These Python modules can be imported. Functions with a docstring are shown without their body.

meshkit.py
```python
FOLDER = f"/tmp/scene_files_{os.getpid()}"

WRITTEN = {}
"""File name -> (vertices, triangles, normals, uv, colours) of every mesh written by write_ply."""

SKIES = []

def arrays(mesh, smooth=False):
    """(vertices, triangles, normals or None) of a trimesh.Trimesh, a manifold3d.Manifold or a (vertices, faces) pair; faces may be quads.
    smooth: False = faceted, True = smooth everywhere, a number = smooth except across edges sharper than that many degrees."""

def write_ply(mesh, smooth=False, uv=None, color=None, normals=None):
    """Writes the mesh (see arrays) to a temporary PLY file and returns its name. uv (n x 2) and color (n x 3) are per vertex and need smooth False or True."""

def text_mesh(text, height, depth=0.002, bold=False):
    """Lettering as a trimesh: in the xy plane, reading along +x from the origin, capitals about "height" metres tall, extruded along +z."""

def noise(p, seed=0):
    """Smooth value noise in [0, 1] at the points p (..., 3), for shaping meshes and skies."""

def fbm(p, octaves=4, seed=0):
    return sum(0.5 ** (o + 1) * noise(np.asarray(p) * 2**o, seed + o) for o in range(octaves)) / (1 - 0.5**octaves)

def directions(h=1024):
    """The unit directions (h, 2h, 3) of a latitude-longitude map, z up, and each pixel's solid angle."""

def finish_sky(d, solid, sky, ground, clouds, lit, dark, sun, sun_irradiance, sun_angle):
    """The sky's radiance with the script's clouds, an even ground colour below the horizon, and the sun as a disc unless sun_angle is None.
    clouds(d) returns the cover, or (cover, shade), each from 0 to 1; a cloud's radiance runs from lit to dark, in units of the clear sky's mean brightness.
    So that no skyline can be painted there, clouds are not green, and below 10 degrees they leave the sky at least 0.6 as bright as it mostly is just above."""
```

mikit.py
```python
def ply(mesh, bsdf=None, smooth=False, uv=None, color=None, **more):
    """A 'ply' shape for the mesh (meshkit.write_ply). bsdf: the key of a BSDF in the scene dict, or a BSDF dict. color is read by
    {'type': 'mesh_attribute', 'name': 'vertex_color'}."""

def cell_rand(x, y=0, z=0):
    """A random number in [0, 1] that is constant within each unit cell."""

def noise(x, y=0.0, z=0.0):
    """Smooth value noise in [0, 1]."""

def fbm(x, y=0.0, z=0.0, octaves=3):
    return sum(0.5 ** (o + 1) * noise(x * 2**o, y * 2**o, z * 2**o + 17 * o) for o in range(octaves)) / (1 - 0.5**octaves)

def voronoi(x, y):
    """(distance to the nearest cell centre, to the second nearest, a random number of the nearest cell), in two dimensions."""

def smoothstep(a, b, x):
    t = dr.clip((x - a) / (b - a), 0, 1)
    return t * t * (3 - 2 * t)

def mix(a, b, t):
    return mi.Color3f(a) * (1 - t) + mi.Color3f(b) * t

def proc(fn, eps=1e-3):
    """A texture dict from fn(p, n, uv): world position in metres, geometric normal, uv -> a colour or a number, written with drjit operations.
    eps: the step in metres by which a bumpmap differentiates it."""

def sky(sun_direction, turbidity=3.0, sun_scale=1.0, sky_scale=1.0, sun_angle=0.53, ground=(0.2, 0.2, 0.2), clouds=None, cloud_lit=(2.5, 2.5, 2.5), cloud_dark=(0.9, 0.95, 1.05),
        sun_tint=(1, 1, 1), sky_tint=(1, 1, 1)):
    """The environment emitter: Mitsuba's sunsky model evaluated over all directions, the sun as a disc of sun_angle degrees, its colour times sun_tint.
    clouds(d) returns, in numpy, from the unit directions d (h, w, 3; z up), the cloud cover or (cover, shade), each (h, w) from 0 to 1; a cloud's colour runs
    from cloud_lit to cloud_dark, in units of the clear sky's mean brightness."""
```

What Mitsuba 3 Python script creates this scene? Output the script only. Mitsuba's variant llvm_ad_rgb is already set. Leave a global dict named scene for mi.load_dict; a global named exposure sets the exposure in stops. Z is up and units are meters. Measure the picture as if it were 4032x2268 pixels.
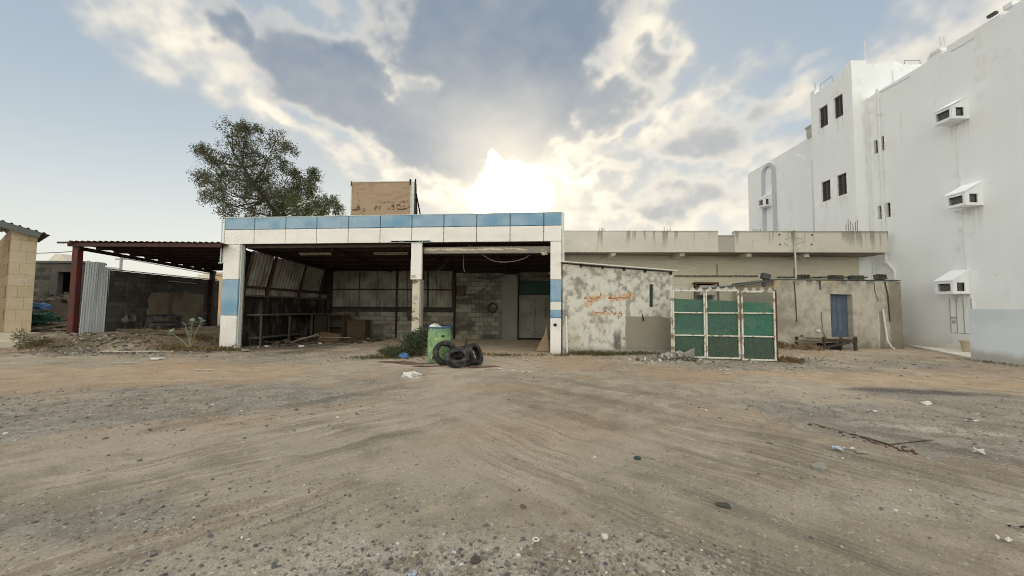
import math, random
import numpy as np, trimesh, drjit as dr, mitsuba as mi
import mikit, meshkit
from shapely.geometry import Polygon, LineString
from mikit import proc, noise, fbm, voronoi, smoothstep, mix, cell_rand

scene, labels = {}, {}
rng = np.random.default_rng(7)
rnd = random.Random(5)

# ------------------------------------------------------------------ camera
exposure = 3.75
T = mi.ScalarTransform4f
PITCH, ROLL, EYE = math.radians(3.1), 0.008, np.array([0.0, 0.0, 1.5])
fw = np.array([0, math.cos(PITCH), math.sin(PITCH)])
up = np.array([0, -math.sin(PITCH), math.cos(PITCH)]) * math.cos(ROLL) - np.array([1.0, 0, 0]) * math.sin(ROLL)
scene['camera'] = {'type': 'perspective', 'fov': 106.0, 'fov_axis': 'x', 'near_clip': 0.05, 'far_clip': 3000.0,
                   'to_world': T().look_at(origin=EYE.tolist(), target=(EYE + fw).tolist(), up=up.tolist())}

# ------------------------------------------------------------------ sky: the sun is behind broken cloud, in front of the camera
SUN_DIR = (-0.002, 0.95, 0.318)
GREY = [  # azimuth, elevation, half widths, turn, weight: the thick grey clouds in front of the sun
    (-2, 37, 12.5, 9, 0, 1.2), (-1, 29, 10, 8, 0, 1.25), (-1, 23.5, 7, 4.5, 0, 1.0), (-25, 29.5, 7.5, 3.3, -8, 1.15), (-19, 25, 8.5, 3.0, -28, 1.15), (-10, 23, 8, 3.5, -20, 1.0), (-9, 31.5, 5, 6.5, 0, 0.75),
    (12, 27, 8, 3, 12, 0.85), (21, 31.5, 3.5, 3, 40, 0.7), (-36.5, 31.2, 2.8, 1.2, -10, 0.8), (27, 21.5, 9, 3.0, 8, 0.6), (24, 14.5, 10, 3.0, 0, 0.56), (-29, 33, 4, 1.2, 0, 0.45), (13, 19, 5, 0.9, 0, .45),
    (40, 22.5, 6, 2.5, 8, 0.45)]
WHITE = [  # the thin or sunlit ones
    (19, 35, 4.5, 4.5, 40, 1.05), (15.5, 31.5, 3.5, 2.5, 50, 1.0), (23.5, 32, 2.8, 3.2, 0, 0.9), (17, 27.5, 4, 2.5, 30, 0.8), (-43, 29, 9, 4.0, -22, 0.9), (-37.5, 26.5, 7, 3.4, -35, 0.85), (-33.5, 25, 3.5, 2, -40, 0.6), (-36.5, 29.2, 3.2, 1.6, 0, 0.9),
    (-17.6, 35, 2.2, 2.6, 0, 1.1), (-17, 30.2, 1.2, 2.6, 12, 1.1), (-15.7, 28.3, 0.7, 1.4, 0, 0.9), (-30.5, 24.3, 4.5, 1.4, -30, 0.9), (-23.5, 20.3, 4.5, 1.8, -25, 0.8), (-17, 18.5, 7, 2.2, -20, 0.85), (-15, 14, 12, 2.5, 0, 0.55),
    (24, 24.3, 8, 1.6, 25, 0.85), (32, 18, 9, 3, 0, 0.6), (22, 12, 16, 5, 0, 0.75), (12, 16.5, 6, 4, 0, 0.8), (36.5, 24, 3, 0.9, 22, 0.9), (42.5, 26.5, 4, 1.0, 15, 0.6), (50, 27, 6, 2.5, 18, 0.75), (40, 27.8, 2.2, .8, 10, 0.5), (46, 24.5, 6, 1.2, 14, .5)]


def clouds(d):
    x, y, z = d[..., 0], d[..., 1], d[..., 2]
    el, az = np.degrees(np.arcsin(z)), np.degrees(np.arctan2(x, y))
    q = d / (0.25 + np.abs(z))[..., None]
    wa = meshkit.fbm(d * 9, 5, 3) - 0.5
    wb = meshkit.fbm(d * 9, 5, 7) - 0.5
    fine = meshkit.fbm(d * 22, 5, 11) - 0.5
    flat = meshkit.fbm(q * np.array([2.2, 2.2, 2.2]), 5, 5)

    def field(blobs, warp, amp):
        out = np.full(az.shape, -1.0)
        a, e = az + warp * 10 * wa, el + warp * 7 * wb
        for ca, ce, ra, re, turn, w in blobs:
            m = np.abs(az - ca) < 40
            t = math.radians(turn)
            u, v = (a[m] - ca) * math.cos(ce / 57.3), e[m] - ce
            u, v = u * math.cos(t) + v * math.sin(t), v * math.cos(t) - u * math.sin(t)
            r = np.sqrt((u / ra / 1.1) ** 2 + (v / re / 1.1) ** 2)
            out[m] = np.maximum(out[m], w * np.clip(1.5 - r, -1, 1) )
        return out + amp * fine

    sm = lambda a, b, t: (lambda k: k * k * (3 - 2 * k))(np.clip((t - a) / (b - a), 0, 1))
    grey, white = field(GREY, 1.0, 1.1), field(WHITE, 1.1, 1.5)
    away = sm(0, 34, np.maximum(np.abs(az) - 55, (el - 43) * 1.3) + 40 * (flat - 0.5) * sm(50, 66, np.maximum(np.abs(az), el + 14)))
    cg, cw = sm(0.0, 0.7, grey), 0.92 * sm(-0.1, 1.2, white)
    thick = sm(0.2, 1.0, grey)
    sund = np.degrees(np.arccos(np.clip((d * SUNV).sum(-1), -1, 1)))
    near = np.exp(-(sund / 11) ** 2)
    # brightness of each layer, green, as it shows in the picture
    veil = 0.385 + 0.35 * np.exp(-(el / 16.0) ** 2) + 0.20 * np.exp(-(sund / 24) ** 2)
    cv = np.clip(0.78 + 0.20 * np.exp(-np.clip(el, 0, 90) / 9.0) + 0.2 * np.exp(-(sund / 24) ** 2), 0, 0.98)
    tw = 0.62 + 0.45 * sm(0.1, 1.5, white + 0.9 * fine) * (0.8 + 0.6 * np.exp(-(sund / 22) ** 2)) + 0.25 * wa
    rim = sm(0.0, 0.30, grey) * sm(0.75, 0.30, grey)
    tg = 0.315 + 0.20 * (1 - thick) + 0.06 * sm(34, 22, el) + 0.10 * sm(12, 24, az) + 0.27 * np.exp(-(sund / 14) ** 2) + 0.16 * wa + 0.12 * fine + 0.36 * rim * (0.35 + np.exp(-(sund / 22) ** 2))
    cover, tone = cv, veil
    for c, t in ((cw, tw), (cg, tg)):
        tone = (tone * cover * (1 - c) + t * c) / np.maximum(cover * (1 - c) + c, 1e-6)
        cover = cover * (1 - c) + c
    # unseen cloud over the rest of the sky, brightened to fill the backlit fronts
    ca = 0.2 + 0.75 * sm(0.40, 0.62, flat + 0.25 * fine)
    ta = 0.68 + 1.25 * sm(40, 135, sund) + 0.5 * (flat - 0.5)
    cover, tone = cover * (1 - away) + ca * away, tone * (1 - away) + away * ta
    # the gap through which the hidden sun glares
    u, v = az + 9 * wa, el + 6 * wb
    g = np.sqrt(((u + 0.4) / 5.0) ** 2 + ((v - 16.6) / 3.7) ** 2)
    g = np.minimum(g, np.sqrt(((u + 2.2) / 1.6) ** 2 + ((v - 18.6) / 3.2) ** 2))
    gap = sm(1.4, 0.4, g + 0.6 * fine + 0.25 * wb)
    glow = np.exp(-(sund / 8.0) ** 2) * 0.45 + 0.05 * np.exp(-(sund / 18.0) ** 2)
    tone = tone + glow * (1 - 0.45 * thick * sm(16, 20, el))
    cover = np.maximum(cover, np.maximum(gap, np.exp(-(sund / 10) ** 2)))
    tone = tone * (1 - gap) + 9.0 * gap
    return cover, 1 - np.clip((tone - DARK[1]) / (LIT[1] - DARK[1]), 0, 1)


LIT, DARK, MEAN = np.array([10.4, 8.6, 5.5]), np.array([0.26, 0.32, 0.402]), 0.714
SUNV = np.array(SUN_DIR) / np.linalg.norm(SUN_DIR)
SKY = dict(turbidity=2.0, sun_scale=0.0, sky_scale=1.0, ground=(0.25, 0.22, 0.17), cloud_lit=(LIT / MEAN).tolist(), cloud_dark=(DARK / MEAN).tolist(), sky_tint=(1.02, 0.92, 0.80))

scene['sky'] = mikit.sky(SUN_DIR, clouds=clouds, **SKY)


# ------------------------------------------------------------------ helpers
def numbered(key):
    k, n = key, 0
    while k in labels or k in scene or k in USED:
        n += 1
        k = f'{key}_{n:03d}'
    USED.add(k)
    return k


USED = set()


def thing(name, label=None, cat=None, group=None, kind=None):
    k = numbered(name)
    labels[k] = {a: b for a, b in (('label', label), ('category', cat), ('group', group), ('kind', kind)) if b}
    return k


def vf(mesh):
    if isinstance(mesh, tuple):
        return np.asarray(mesh[0], float), np.asarray(mesh[1], int)
    return np.array(mesh.vertices, float), np.array(mesh.faces, int)


def cat(parts):
    vs, fs, n = [], [], 0
    for m in parts:
        v, f = vf(m)
        vs.append(v)
        fs.append(f + n)
        n += len(v)
    return np.vstack(vs), np.vstack(fs)


def xf(mesh, M):
    v, f = vf(mesh)
    M = np.asarray(M, float)
    if np.linalg.det(M[:3, :3]) < 0:
        f = f[:, ::-1]
    return v @ M[:3, :3].T + M[:3, 3], f


def put(key, mesh, bsdf, smooth=False, M=None, label=None, **kw):
    """One entry of the scene: a thing's only mesh (key from thing()) or a part (holder__name)."""
    if M is not None:
        mesh = xf(mesh, M)
    scene[key] = mikit.ply(vf(mesh), bsdf, smooth, **kw)
    if label:
        labels[key] = {'label': label}
    return key


def part(holder, name, mesh, bsdf, smooth=False, M=None, label=None, **kw):
    return put(numbered(holder + '__' + name), mesh, bsdf, smooth, M, label, **kw)


def stuffpart(holder, name, mesh, bsdf, **kw):
    k = part(holder, name, mesh, bsdf, **kw)
    labels.setdefault(k, {})['kind'] = 'stuff'
    return k


def solo(name, mesh, bsdf, label, category, group=None, kind=None, smooth=False, M=None, **kw):
    k = thing(name, label, category, group, kind)
    return put(k, mesh, bsdf, smooth, M, **kw)


def mat4(A, B, N, O):
    M = np.eye(4)
    M[:3, 0], M[:3, 1], M[:3, 2], M[:3, 3] = A, B, N, O
    return M


def rot(axis, deg):
    return trimesh.transformations.rotation_matrix(math.radians(deg), axis)


def move(x, y, z):
    M = np.eye(4)
    M[:3, 3] = x, y, z
    return M


BF = np.array([[0, 2, 3], [0, 3, 1], [4, 5, 7], [4, 7, 6], [0, 1, 5], [0, 5, 4], [2, 6, 7], [2, 7, 3], [0, 4, 6], [0, 6, 2], [1, 3, 7], [1, 7, 5]])


def box(x0, x1, y0, y1, z0, z1, bevel=0.0):
    if bevel:
        pts = []
        for sx, a in ((1, x0), (-1, x1)):
            for sy, b in ((1, y0), (-1, y1)):
                for sz, c in ((1, z0), (-1, z1)):
                    pts += [(a, b + sy * bevel, c + sz * bevel), (a + sx * bevel, b, c + sz * bevel), (a + sx * bevel, b + sy * bevel, c)]
        return vf(trimesh.convex.convex_hull(np.array(pts)))
    v = np.array([[x, y, z] for x in (x0, x1) for y in (y0, y1) for z in (z0, z1)], float)
    return v, np.array([[0, 1, 3], [0, 3, 2], [4, 6, 7], [4, 7, 5], [0, 4, 5], [0, 5, 1], [2, 3, 7], [2, 7, 6], [0, 2, 6], [0, 6, 4], [1, 5, 7], [1, 7, 3]])


def bar(p, q, w, h=None, upv=(0, 0, 1), bevel=0.0):
    """A square bar from p to q."""
    p, q, h = np.array(p, float), np.array(q, float), h or w
    d = q - p
    L = np.linalg.norm(d)
    d /= L
    s = np.cross(d, upv)
    s = s / np.linalg.norm(s) if np.linalg.norm(s) > 1e-6 else np.array([1.0, 0, 0])
    u = np.cross(s, d)
    return xf(box(-w / 2, w / 2, 0, L, -h / 2, h / 2, bevel), mat4(s, d, u, p))


def tube(pts, r, n=8, r1=None):
    pts = np.asarray(pts, float)
    rr = np.linspace(r, r if r1 is None else r1, len(pts)) if np.isscalar(r) else np.asarray(r)
    v, f, ref = [], [], None
    for i, p in enumerate(pts):
        t = pts[min(i + 1, len(pts) - 1)] - pts[max(i - 1, 0)]
        t = t / (np.linalg.norm(t) + 1e-12)
        if ref is None:
            ref = np.cross(t, [0, 0, 1.0]) if abs(t[2]) < 0.9 else np.cross(t, [1.0, 0, 0])
        a = ref - t * (ref @ t)
        a /= np.linalg.norm(a) + 1e-12
        b = np.cross(t, a)
        ref = a
        for k in range(n):
            g = 2 * math.pi * k / n
            v.append(p + rr[i] * (a * math.cos(g) + b * math.sin(g)))
    for i in range(len(pts) - 1):
        for k in range(n):
            a0, a1 = i * n + k, i * n + (k + 1) % n
            f += [[a0, a1, a1 + n], [a0, a1 + n, a0 + n]]
    c0, c1 = len(v), len(v) + 1
    v += [pts[0], pts[-1]]
    m = (len(pts) - 1) * n
    for k in range(n):
        f += [[c0, (k + 1) % n, k], [c1, m + k, m + (k + 1) % n]]
    return np.array(v), np.array(f)


def plate(outer, holes, t, A, B, O):
    """A slab: the outline in the plane of A and B at O, t thick along A x B."""
    m = trimesh.creation.extrude_polygon(Polygon(outer, holes), t, engine='earcut')
    A, B = np.array(A, float), np.array(B, float)
    return xf(m, mat4(A, B, np.cross(A, B), np.array(O, float)))


def lathe(profile, n=32):
    p = np.array(profile, float)
    v, f = [], []
    for k in range(n):
        g = 2 * math.pi * k / n
        for r, z in p:
            v.append((r * math.cos(g), r * math.sin(g), z))
    m = len(p)
    for k in range(n):
        for i in range(m - 1):
            a, b = k * m + i, ((k + 1) % n) * m + i
            f += [[a, b, b + 1], [a, b + 1, a + 1]]
    return np.array(v), np.array(f)


def corr(O, A, B, N, w, l, pitch=0.2, depth=0.035, kind='trap', thick=0.0015, rows=2, jag=None):
    """Profiled sheet: ribs run along B, repeat along A, stand out along N."""
    O, A, B, N = (np.array(x, float) for x in (O, A, B, N))
    s, o = [], []
    k = 0
    n = int(math.ceil(w / pitch))
    for i in range(n):
        if kind == 'sine':
            for j in range(8):
                s.append((i + j / 8) * pitch)
                o.append(depth * 0.5 * (1 + math.sin(2 * math.pi * j / 8)))
        else:
            for a, b in ((0, 0), (0.55, 0), (0.65, 1), (0.9, 1)):
                s.append((i + a) * pitch)
                o.append(b * depth)
    s.append(n * pitch)
    o.append(o[0])
    s, o = np.array(s), np.array(o)
    keep = s <= w + 1e-6
    s, o = s[keep], o[keep]
    m = len(s)
    ts = np.linspace(0, l, rows)
    v = []
    for layer in (0, 1):
        for t in ts:
            tt = np.full(m, t)
            if jag is not None and t == ts[-1]:
                tt = tt + jag(s)
            v.append(O + s[:, None] * A + tt[:, None] * B + (o + layer * thick)[:, None] * N)
    v = np.vstack(v)
    f = []
    R = rows * m
    for layer in (0, 1):
        for r in range(rows - 1):
            for i in range(m - 1):
                a = layer * R + r * m + i
                q = [[a, a + 1, a + m + 1], [a, a + m + 1, a + m]]
                f += q if layer else [x[::-1] for x in q]
    return v, np.array(f)


ICO = trimesh.creation.icosphere(1)
ICO0 = trimesh.creation.icosahedron()


def chunk(r, seed, flat=0.6, sub=None):
    """A broken lump."""
    g = np.random.default_rng(seed)
    pts = g.normal(size=(14, 3))
    pts /= np.linalg.norm(pts, axis=1, keepdims=True)
    pts *= (0.75 + 0.4 * g.random((14, 1))) * np.array([1, 0.6 + 0.4 * g.random(), flat]) * r
    return vf(trimesh.convex.convex_hull(pts))


def spin(mesh, g):
    return xf(mesh, rot(g.normal(size=3), g.random() * 360))


def S(t):
    t = np.clip(t, 0, 1)
    return t * t * (3 - 2 * t)


def rise(x, y):
    """The lie of the land: a bank of dirt to the left, low berms against the sheds, thin drift elsewhere."""
    x, y = np.asarray(x, float), np.asarray(y, float)
    h = 0.5 * S((-x - 10.7) / 3.2) * S((y - 12.5 - 0.5 * S((-x - 15.5) / 2)) / 1.3)
    h = h + 0.10 * S((y - 12.1) / 0.7) * S((x - 1.6) / 0.4) * S((5.6 - x) / 0.5)
    h = h + 0.2 * np.exp(-((x - 10.9) / 1.2) ** 2 - ((y - 15.6) / 1.2) ** 2)
    return h


# ------------------------------------------------------------------ materials
def bsdf(name, color, rough=0.9, spec=0.25, metal=0.0, bump=None, eps=2e-3, two=True, **kw):
    base = {'type': 'rgb', 'value': list(color)} if isinstance(color, (tuple, list)) else (color if isinstance(color, dict) else proc(color))
    d = {'type': 'principled', 'base_color': base, 'roughness': rough if not callable(rough) else proc(rough), 'specular': spec, 'metallic': metal, **kw}
    if bump:
        d = {'type': 'bumpmap', 'arbitrary': proc(bump[1], eps), 'scale': bump[0], 'bsdf': d}
    scene[name] = {'type': 'twosided', 'bsdf': d} if two else d


def C(*c):
    return mi.Color3f(*c)


def streaks(p, fx, fz, k=0.0):
    return noise(p.x * fx + k, p.y * fx, p.z * fz)


def ell(p, cx, cy, rx, ry, w, s=0.5, turn=0.0):
    """Soft uneven patch on the ground."""
    dx, dy = p.x - cx, p.y - cy
    c, k = math.cos(turn), math.sin(turn)
    d = dr.sqrt(dr.square((dx * c + dy * k) / rx) + dr.square((dy * c - dx * k) / ry))
    return smoothstep(1 + s, 1 - s, d + (w - 0.5) * 2.4)


TRACKS = ((1, 1.75, .12, 1.3), (1, 2.5, .13, .8), (1, 3.25, .12, 1.6), (1, 4.2, .14, 1.1), (1, 5.3, .14, .9), (1, 6.4, .15, 1.2), (-1, 4.55, .13, 1.0), (-1, 5.75, .14, 1.3), (-1, 6.9, .14, .9), (-1, 3.5, .12, .8))


def lanes(p, w):
    """Across and along the two ways vehicles swing through the yard, and how far the right-hand one holds sway."""
    bend = .9 * (w - .5)
    right = smoothstep(-1.2, 1.0, p.x + 1.6 * (w - .5) + .12 * (p.y - 3))
    s = dr.select(right > .5, p.x * .79 + p.y * .61 + .02 * dr.square(p.y - 3), p.y * .74 - p.x * .67 + .025 * dr.square(p.x)) + bend * .5
    t = dr.select(right > .5, p.y * .79 - p.x * .61, p.x * .74 + p.y * .67)
    return s, t, dr.abs(right - .5) * 2, right


def ruts(p, w):
    """(how deep in a tyre track, the ribs pressed by the tread)."""
    s, t, hold, right = lanes(p, w)
    deep, ribs = mi.Float(0), mi.Float(0)
    for side, s0, hw, k in TRACKS:
        q = (s - s0 - .10 * dr.sin(t * .5 * k + s0)) / hw
        m = smoothstep(1.15, .8, dr.abs(q)) * (right if side > 0 else 1 - right)
        deep = dr.maximum(deep, m)
        ribs = dr.maximum(ribs, m * (.5 + .5 * dr.cos(q * 14)))
    fade = hold * smoothstep(.34, .58, fbm(p.x * 1.1, p.y * 1.1, 12.0, 3))
    return deep * fade, ribs * fade


def ground_color(p, n, uv):
    w = fbm(p.x * 0.7, p.y * 0.7, 3.0, 4)
    m = fbm(p.x * 5, p.y * 5, 1.0, 5)
    g = fbm(p.x * 45, p.y * 45, 2.0, 3)
    h = fbm(p.x * 140, p.y * 140, 5.0, 2)
    s, t, hold, right = lanes(p, w)
    st = fbm(s * 5 + .4 * m, t * .45, 5.0 + 9 * dr.select(right > .5, 1.0, 0.0), 3)
    st2 = fbm(s * 26 + .6 * m, t * 1.3, 9.0, 2)
    r = dr.sqrt(dr.square(p.x) + dr.square(p.y - 1.0))
    tw = smoothstep(.40, .60, fbm(p.x * .7 + 3, p.y * .7, 8.0, 3))
    c = mix(C(.248, .208, .162), C(.36, .308, .245), smoothstep(.3, .7, 0.55 * w + 0.45 * m))
    c = c * mix(C(1), C(.74 + .50 * st), hold * (.5 + .5 * tw)) * mix(C(1), C(.66 + .68 * st2), hold * (.25 + .65 * tw) * smoothstep(1.6, 2.6, r))
    c = mix(c, C(.20, .145, .105), .45 * hold * smoothstep(.56, .70, st) * smoothstep(.35, .6, tw))
    c = mix(c, C(.33, .225, .145), 0.5 * smoothstep(.50, .70, fbm(p.x * .55 + 7, p.y * .8, 4.0, 3)) * smoothstep(3.5, 6, p.y))
    sand = dr.maximum(ell(p, -9.0, 8.6, 4.6, 1.0, w, .5, .12), dr.maximum(ell(p, 8.6, 8.6, 3.0, .9, w, .4, -.15), 0.35 * ell(p, 11.5, 9.6, 3.0, 1.3, w)))
    c = mix(c, mix(C(.34, .24, .155), C(.46, .345, .24), m), 0.55 * sand * (.5 + m))
    dark = dr.maximum(ell(p, -6.2, 5.7, 3.6, 1.25, w, .7, .3), dr.maximum(ell(p, 5.6, 5.6, 2.2, 1.2, w, .7, -.5), .9 * ell(p, 7.6, 11.8, 3.4, 1.6, w, .7)))
    dark = dr.maximum(dark, 0.8 * ell(p, 8.6, 6.6, 3.0, .8, w, .6, -.2))
    dark = dr.maximum(dark, 0.55 * ell(p, -7.5, 11.4, 4.5, 0.8, w, .7))
    dark = dr.maximum(dark, 0.62 * ell(p, -2.6, 2.8, 1.9, .55, w, .7, .2))
    crest = ell(p, 7.8, 7.35, 2.0, .24, w, .6, -.2)
    dk = smoothstep(.35, .65, dark * (.55 + .9 * m))
    c = mix(c, mix(C(.155, .140, .125), C(.305, .278, .245), smoothstep(.3, .7, 0.5 * m + 0.5 * g)), 0.75 * dk)
    c = mix(c, C(.09, .082, .074), .85 * crest)
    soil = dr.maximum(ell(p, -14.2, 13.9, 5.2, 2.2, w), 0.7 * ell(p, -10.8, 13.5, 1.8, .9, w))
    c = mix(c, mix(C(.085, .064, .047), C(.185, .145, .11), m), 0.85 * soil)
    pale = dr.maximum(ell(p, -.3, 2.35, 1.5, .36, m), dr.maximum(ell(p, 5.5, 5.0, .8, .16, m, .4, -.3), 0.6 * ell(p, -7.0, 7.9, 1.5, .12, m, .4, .25)))
    pale = dr.maximum(pale, 0.45 * ell(p, 3.6, 3.1, 1.6, .3, m))
    c = mix(c, C(.50, .46, .405), 0.75 * pale * smoothstep(.35, .6, .5 * m + .5 * g))
    bay_patch = ell(p, -8.4, 16.2, 1.6, 2.2, w)  # darker patch on the floor of the left bay
    c = mix(c, C(.05, .045, .04), 0.6 * bay_patch)
    deep, ribs = ruts(p, w)
    c = c * (1 - .10 * deep - .16 * ribs)
    c = c * (.80 + .40 * h) * (.90 + .20 * g)
    c = mix(c, C(.125, .108, .088), 0.5 * smoothstep(.64, .76, g) * smoothstep(14, 3, p.y))
    return mix(c, C(.52, .49, .44), 0.4 * smoothstep(.78, .84, fbm(p.x * 30 + 9, p.y * 30, 7.0, 2)))


def ground_bump(p, n, uv):
    w = fbm(p.x * 0.7, p.y * 0.7, 3.0, 4)
    s, t, hold, right = lanes(p, w)
    tw = smoothstep(.40, .60, fbm(p.x * .7 + 3, p.y * .7, 8.0, 3))
    deep, ribs = ruts(p, w)
    return 0.4 * fbm(p.x * 16, p.y * 16, 1.0, 4) + 0.3 * noise(s * 26, t * 1.3, 2.0) * hold * (.2 + .8 * tw) + 0.35 * fbm(p.x * 75, p.y * 75, 4.0, 2) - .35 * deep - .45 * ribs


bsdf('m_ground', ground_color, 0.95, 0.12, bump=(0.018, ground_bump), eps=4e-3)


def white_panel(p, n, uv):
    d = fbm(p.x * 1.3, p.y * 1.3, p.z * 3, 3)
    s = streaks(p, 11, 0.8)
    low = smoothstep(0.55, 0.0, p.z + 0.4 * d) * 0.5
    return mix(mix(C(.83, .805, .81), C(.73, .70, .70), 0.6 * smoothstep(.45, .75, d) + 0.25 * smoothstep(.6, .9, s)), C(.34, .28, .21), low)


def blue_panel(p, n, uv):
    d = fbm(p.x * 1.5, p.y * 1.5, p.z * 2, 2)
    s = streaks(p, 16, 1.2, 4.0)
    return mix(C(.15, .31, .49), C(.31, .44, .575), smoothstep(.2, .75, d) * 0.85 + 0.15 * smoothstep(.55, .85, s))


bsdf('m_white_panel', white_panel, 0.38, 0.4)
bsdf('m_blue_panel', blue_panel, 0.38, 0.4)
bsdf('m_white_band', lambda p, n, uv: mix(C(.74, .74, .74), C(.22, .35, .50), smoothstep(.03, .015, 1.785 - p.z - .05 * noise(p.x * 40, p.y * 40, 1.0))), 0.6)
bsdf('m_seam', (.05, .052, .056), 0.6)
bsdf('m_trim', (.62, .66, .64), 0.45, 0.4)


def peeled(p, n, uv):
    d = fbm(p.x * 5, p.y * 5, p.z * 7, 4)
    return mix(mix(C(.66, .62, .53), C(.52, .48, .40), fbm(p.x * 2, p.y * 2, p.z * 2, 3)), C(.22, .19, .16), smoothstep(.60, .66, d))


bsdf('m_peeled', peeled, 0.9, bump=(0.01, lambda p, n, uv: smoothstep(.60, .64, fbm(p.x * 5, p.y * 5, p.z * 7, 4)) * -1))


bsdf('m_pilaster', lambda p, n, uv: mix(C(.27, .265, .235), C(.19, .185, .16), fbm(p.x * 2.5, p.y * 2.5, p.z * 1.5, 4)), 0.9, 0.15)


def raw_concrete(p, n, uv):
    d = fbm(p.x * 3, p.y * 3, p.z * 3, 4)
    return mix(C(.22, .205, .185), C(.36, .34, .31), d) * (0.85 + 0.3 * fbm(p.x * 25, p.y * 25, p.z * 25, 2))


bsdf('m_concrete', raw_concrete, 0.95, 0.15, bump=(0.006, lambda p, n, uv: fbm(p.x * 30, p.y * 30, p.z * 30, 3)))


def steel_dark(p, n, uv):
    d = fbm(p.x * 7, p.y * 7, p.z * 7, 3)
    return mix(C(.030, .016, .014), C(.058, .029, .023), smoothstep(.4, .7, d))


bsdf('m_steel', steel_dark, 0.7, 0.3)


def red_paint(p, n, uv):
    d = fbm(p.x * 6, p.y * 6, p.z * 3, 3)
    return mix(C(.095, .014, .012), C(.06, .02, .016), smoothstep(.4, .7, d)) * (0.8 + 0.4 * streaks(p, 30, 2))


bsdf('m_red_steel', red_paint, 0.55, 0.4)
bsdf('m_red_sheet', lambda p, n, uv: mix(C(.075, .022, .021), C(.045, .02, .019), fbm(p.x * 4, p.y * 2, p.z * 4, 3)), 0.6, 0.35)
bsdf('m_roof_under', lambda p, n, uv: mix(C(.05, .04, .034), C(.085, .07, .06), fbm(p.x * 3, p.y * 1.2, p.z, 3)), 0.7, 0.3)


def old_sheet(p, n, uv):
    d = fbm(p.x * 1.7, p.y * 1.7, p.z * 1.2, 4)
    s = streaks(p, 14, 0.7)
    c = mix(C(.27, .258, .225), C(.17, .158, .135), smoothstep(.35, .7, d))
    c = mix(c, C(.06, .042, .03), 0.75 * smoothstep(.58, .82, s * 0.6 + d * 0.4))
    return mix(c, C(.08, .065, .05), 0.5 * smoothstep(.72, .8, fbm(p.x * 6, p.y * 6, p.z * 6, 3)))


bsdf('m_old_sheet', old_sheet, 0.65, 0.3)


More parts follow.
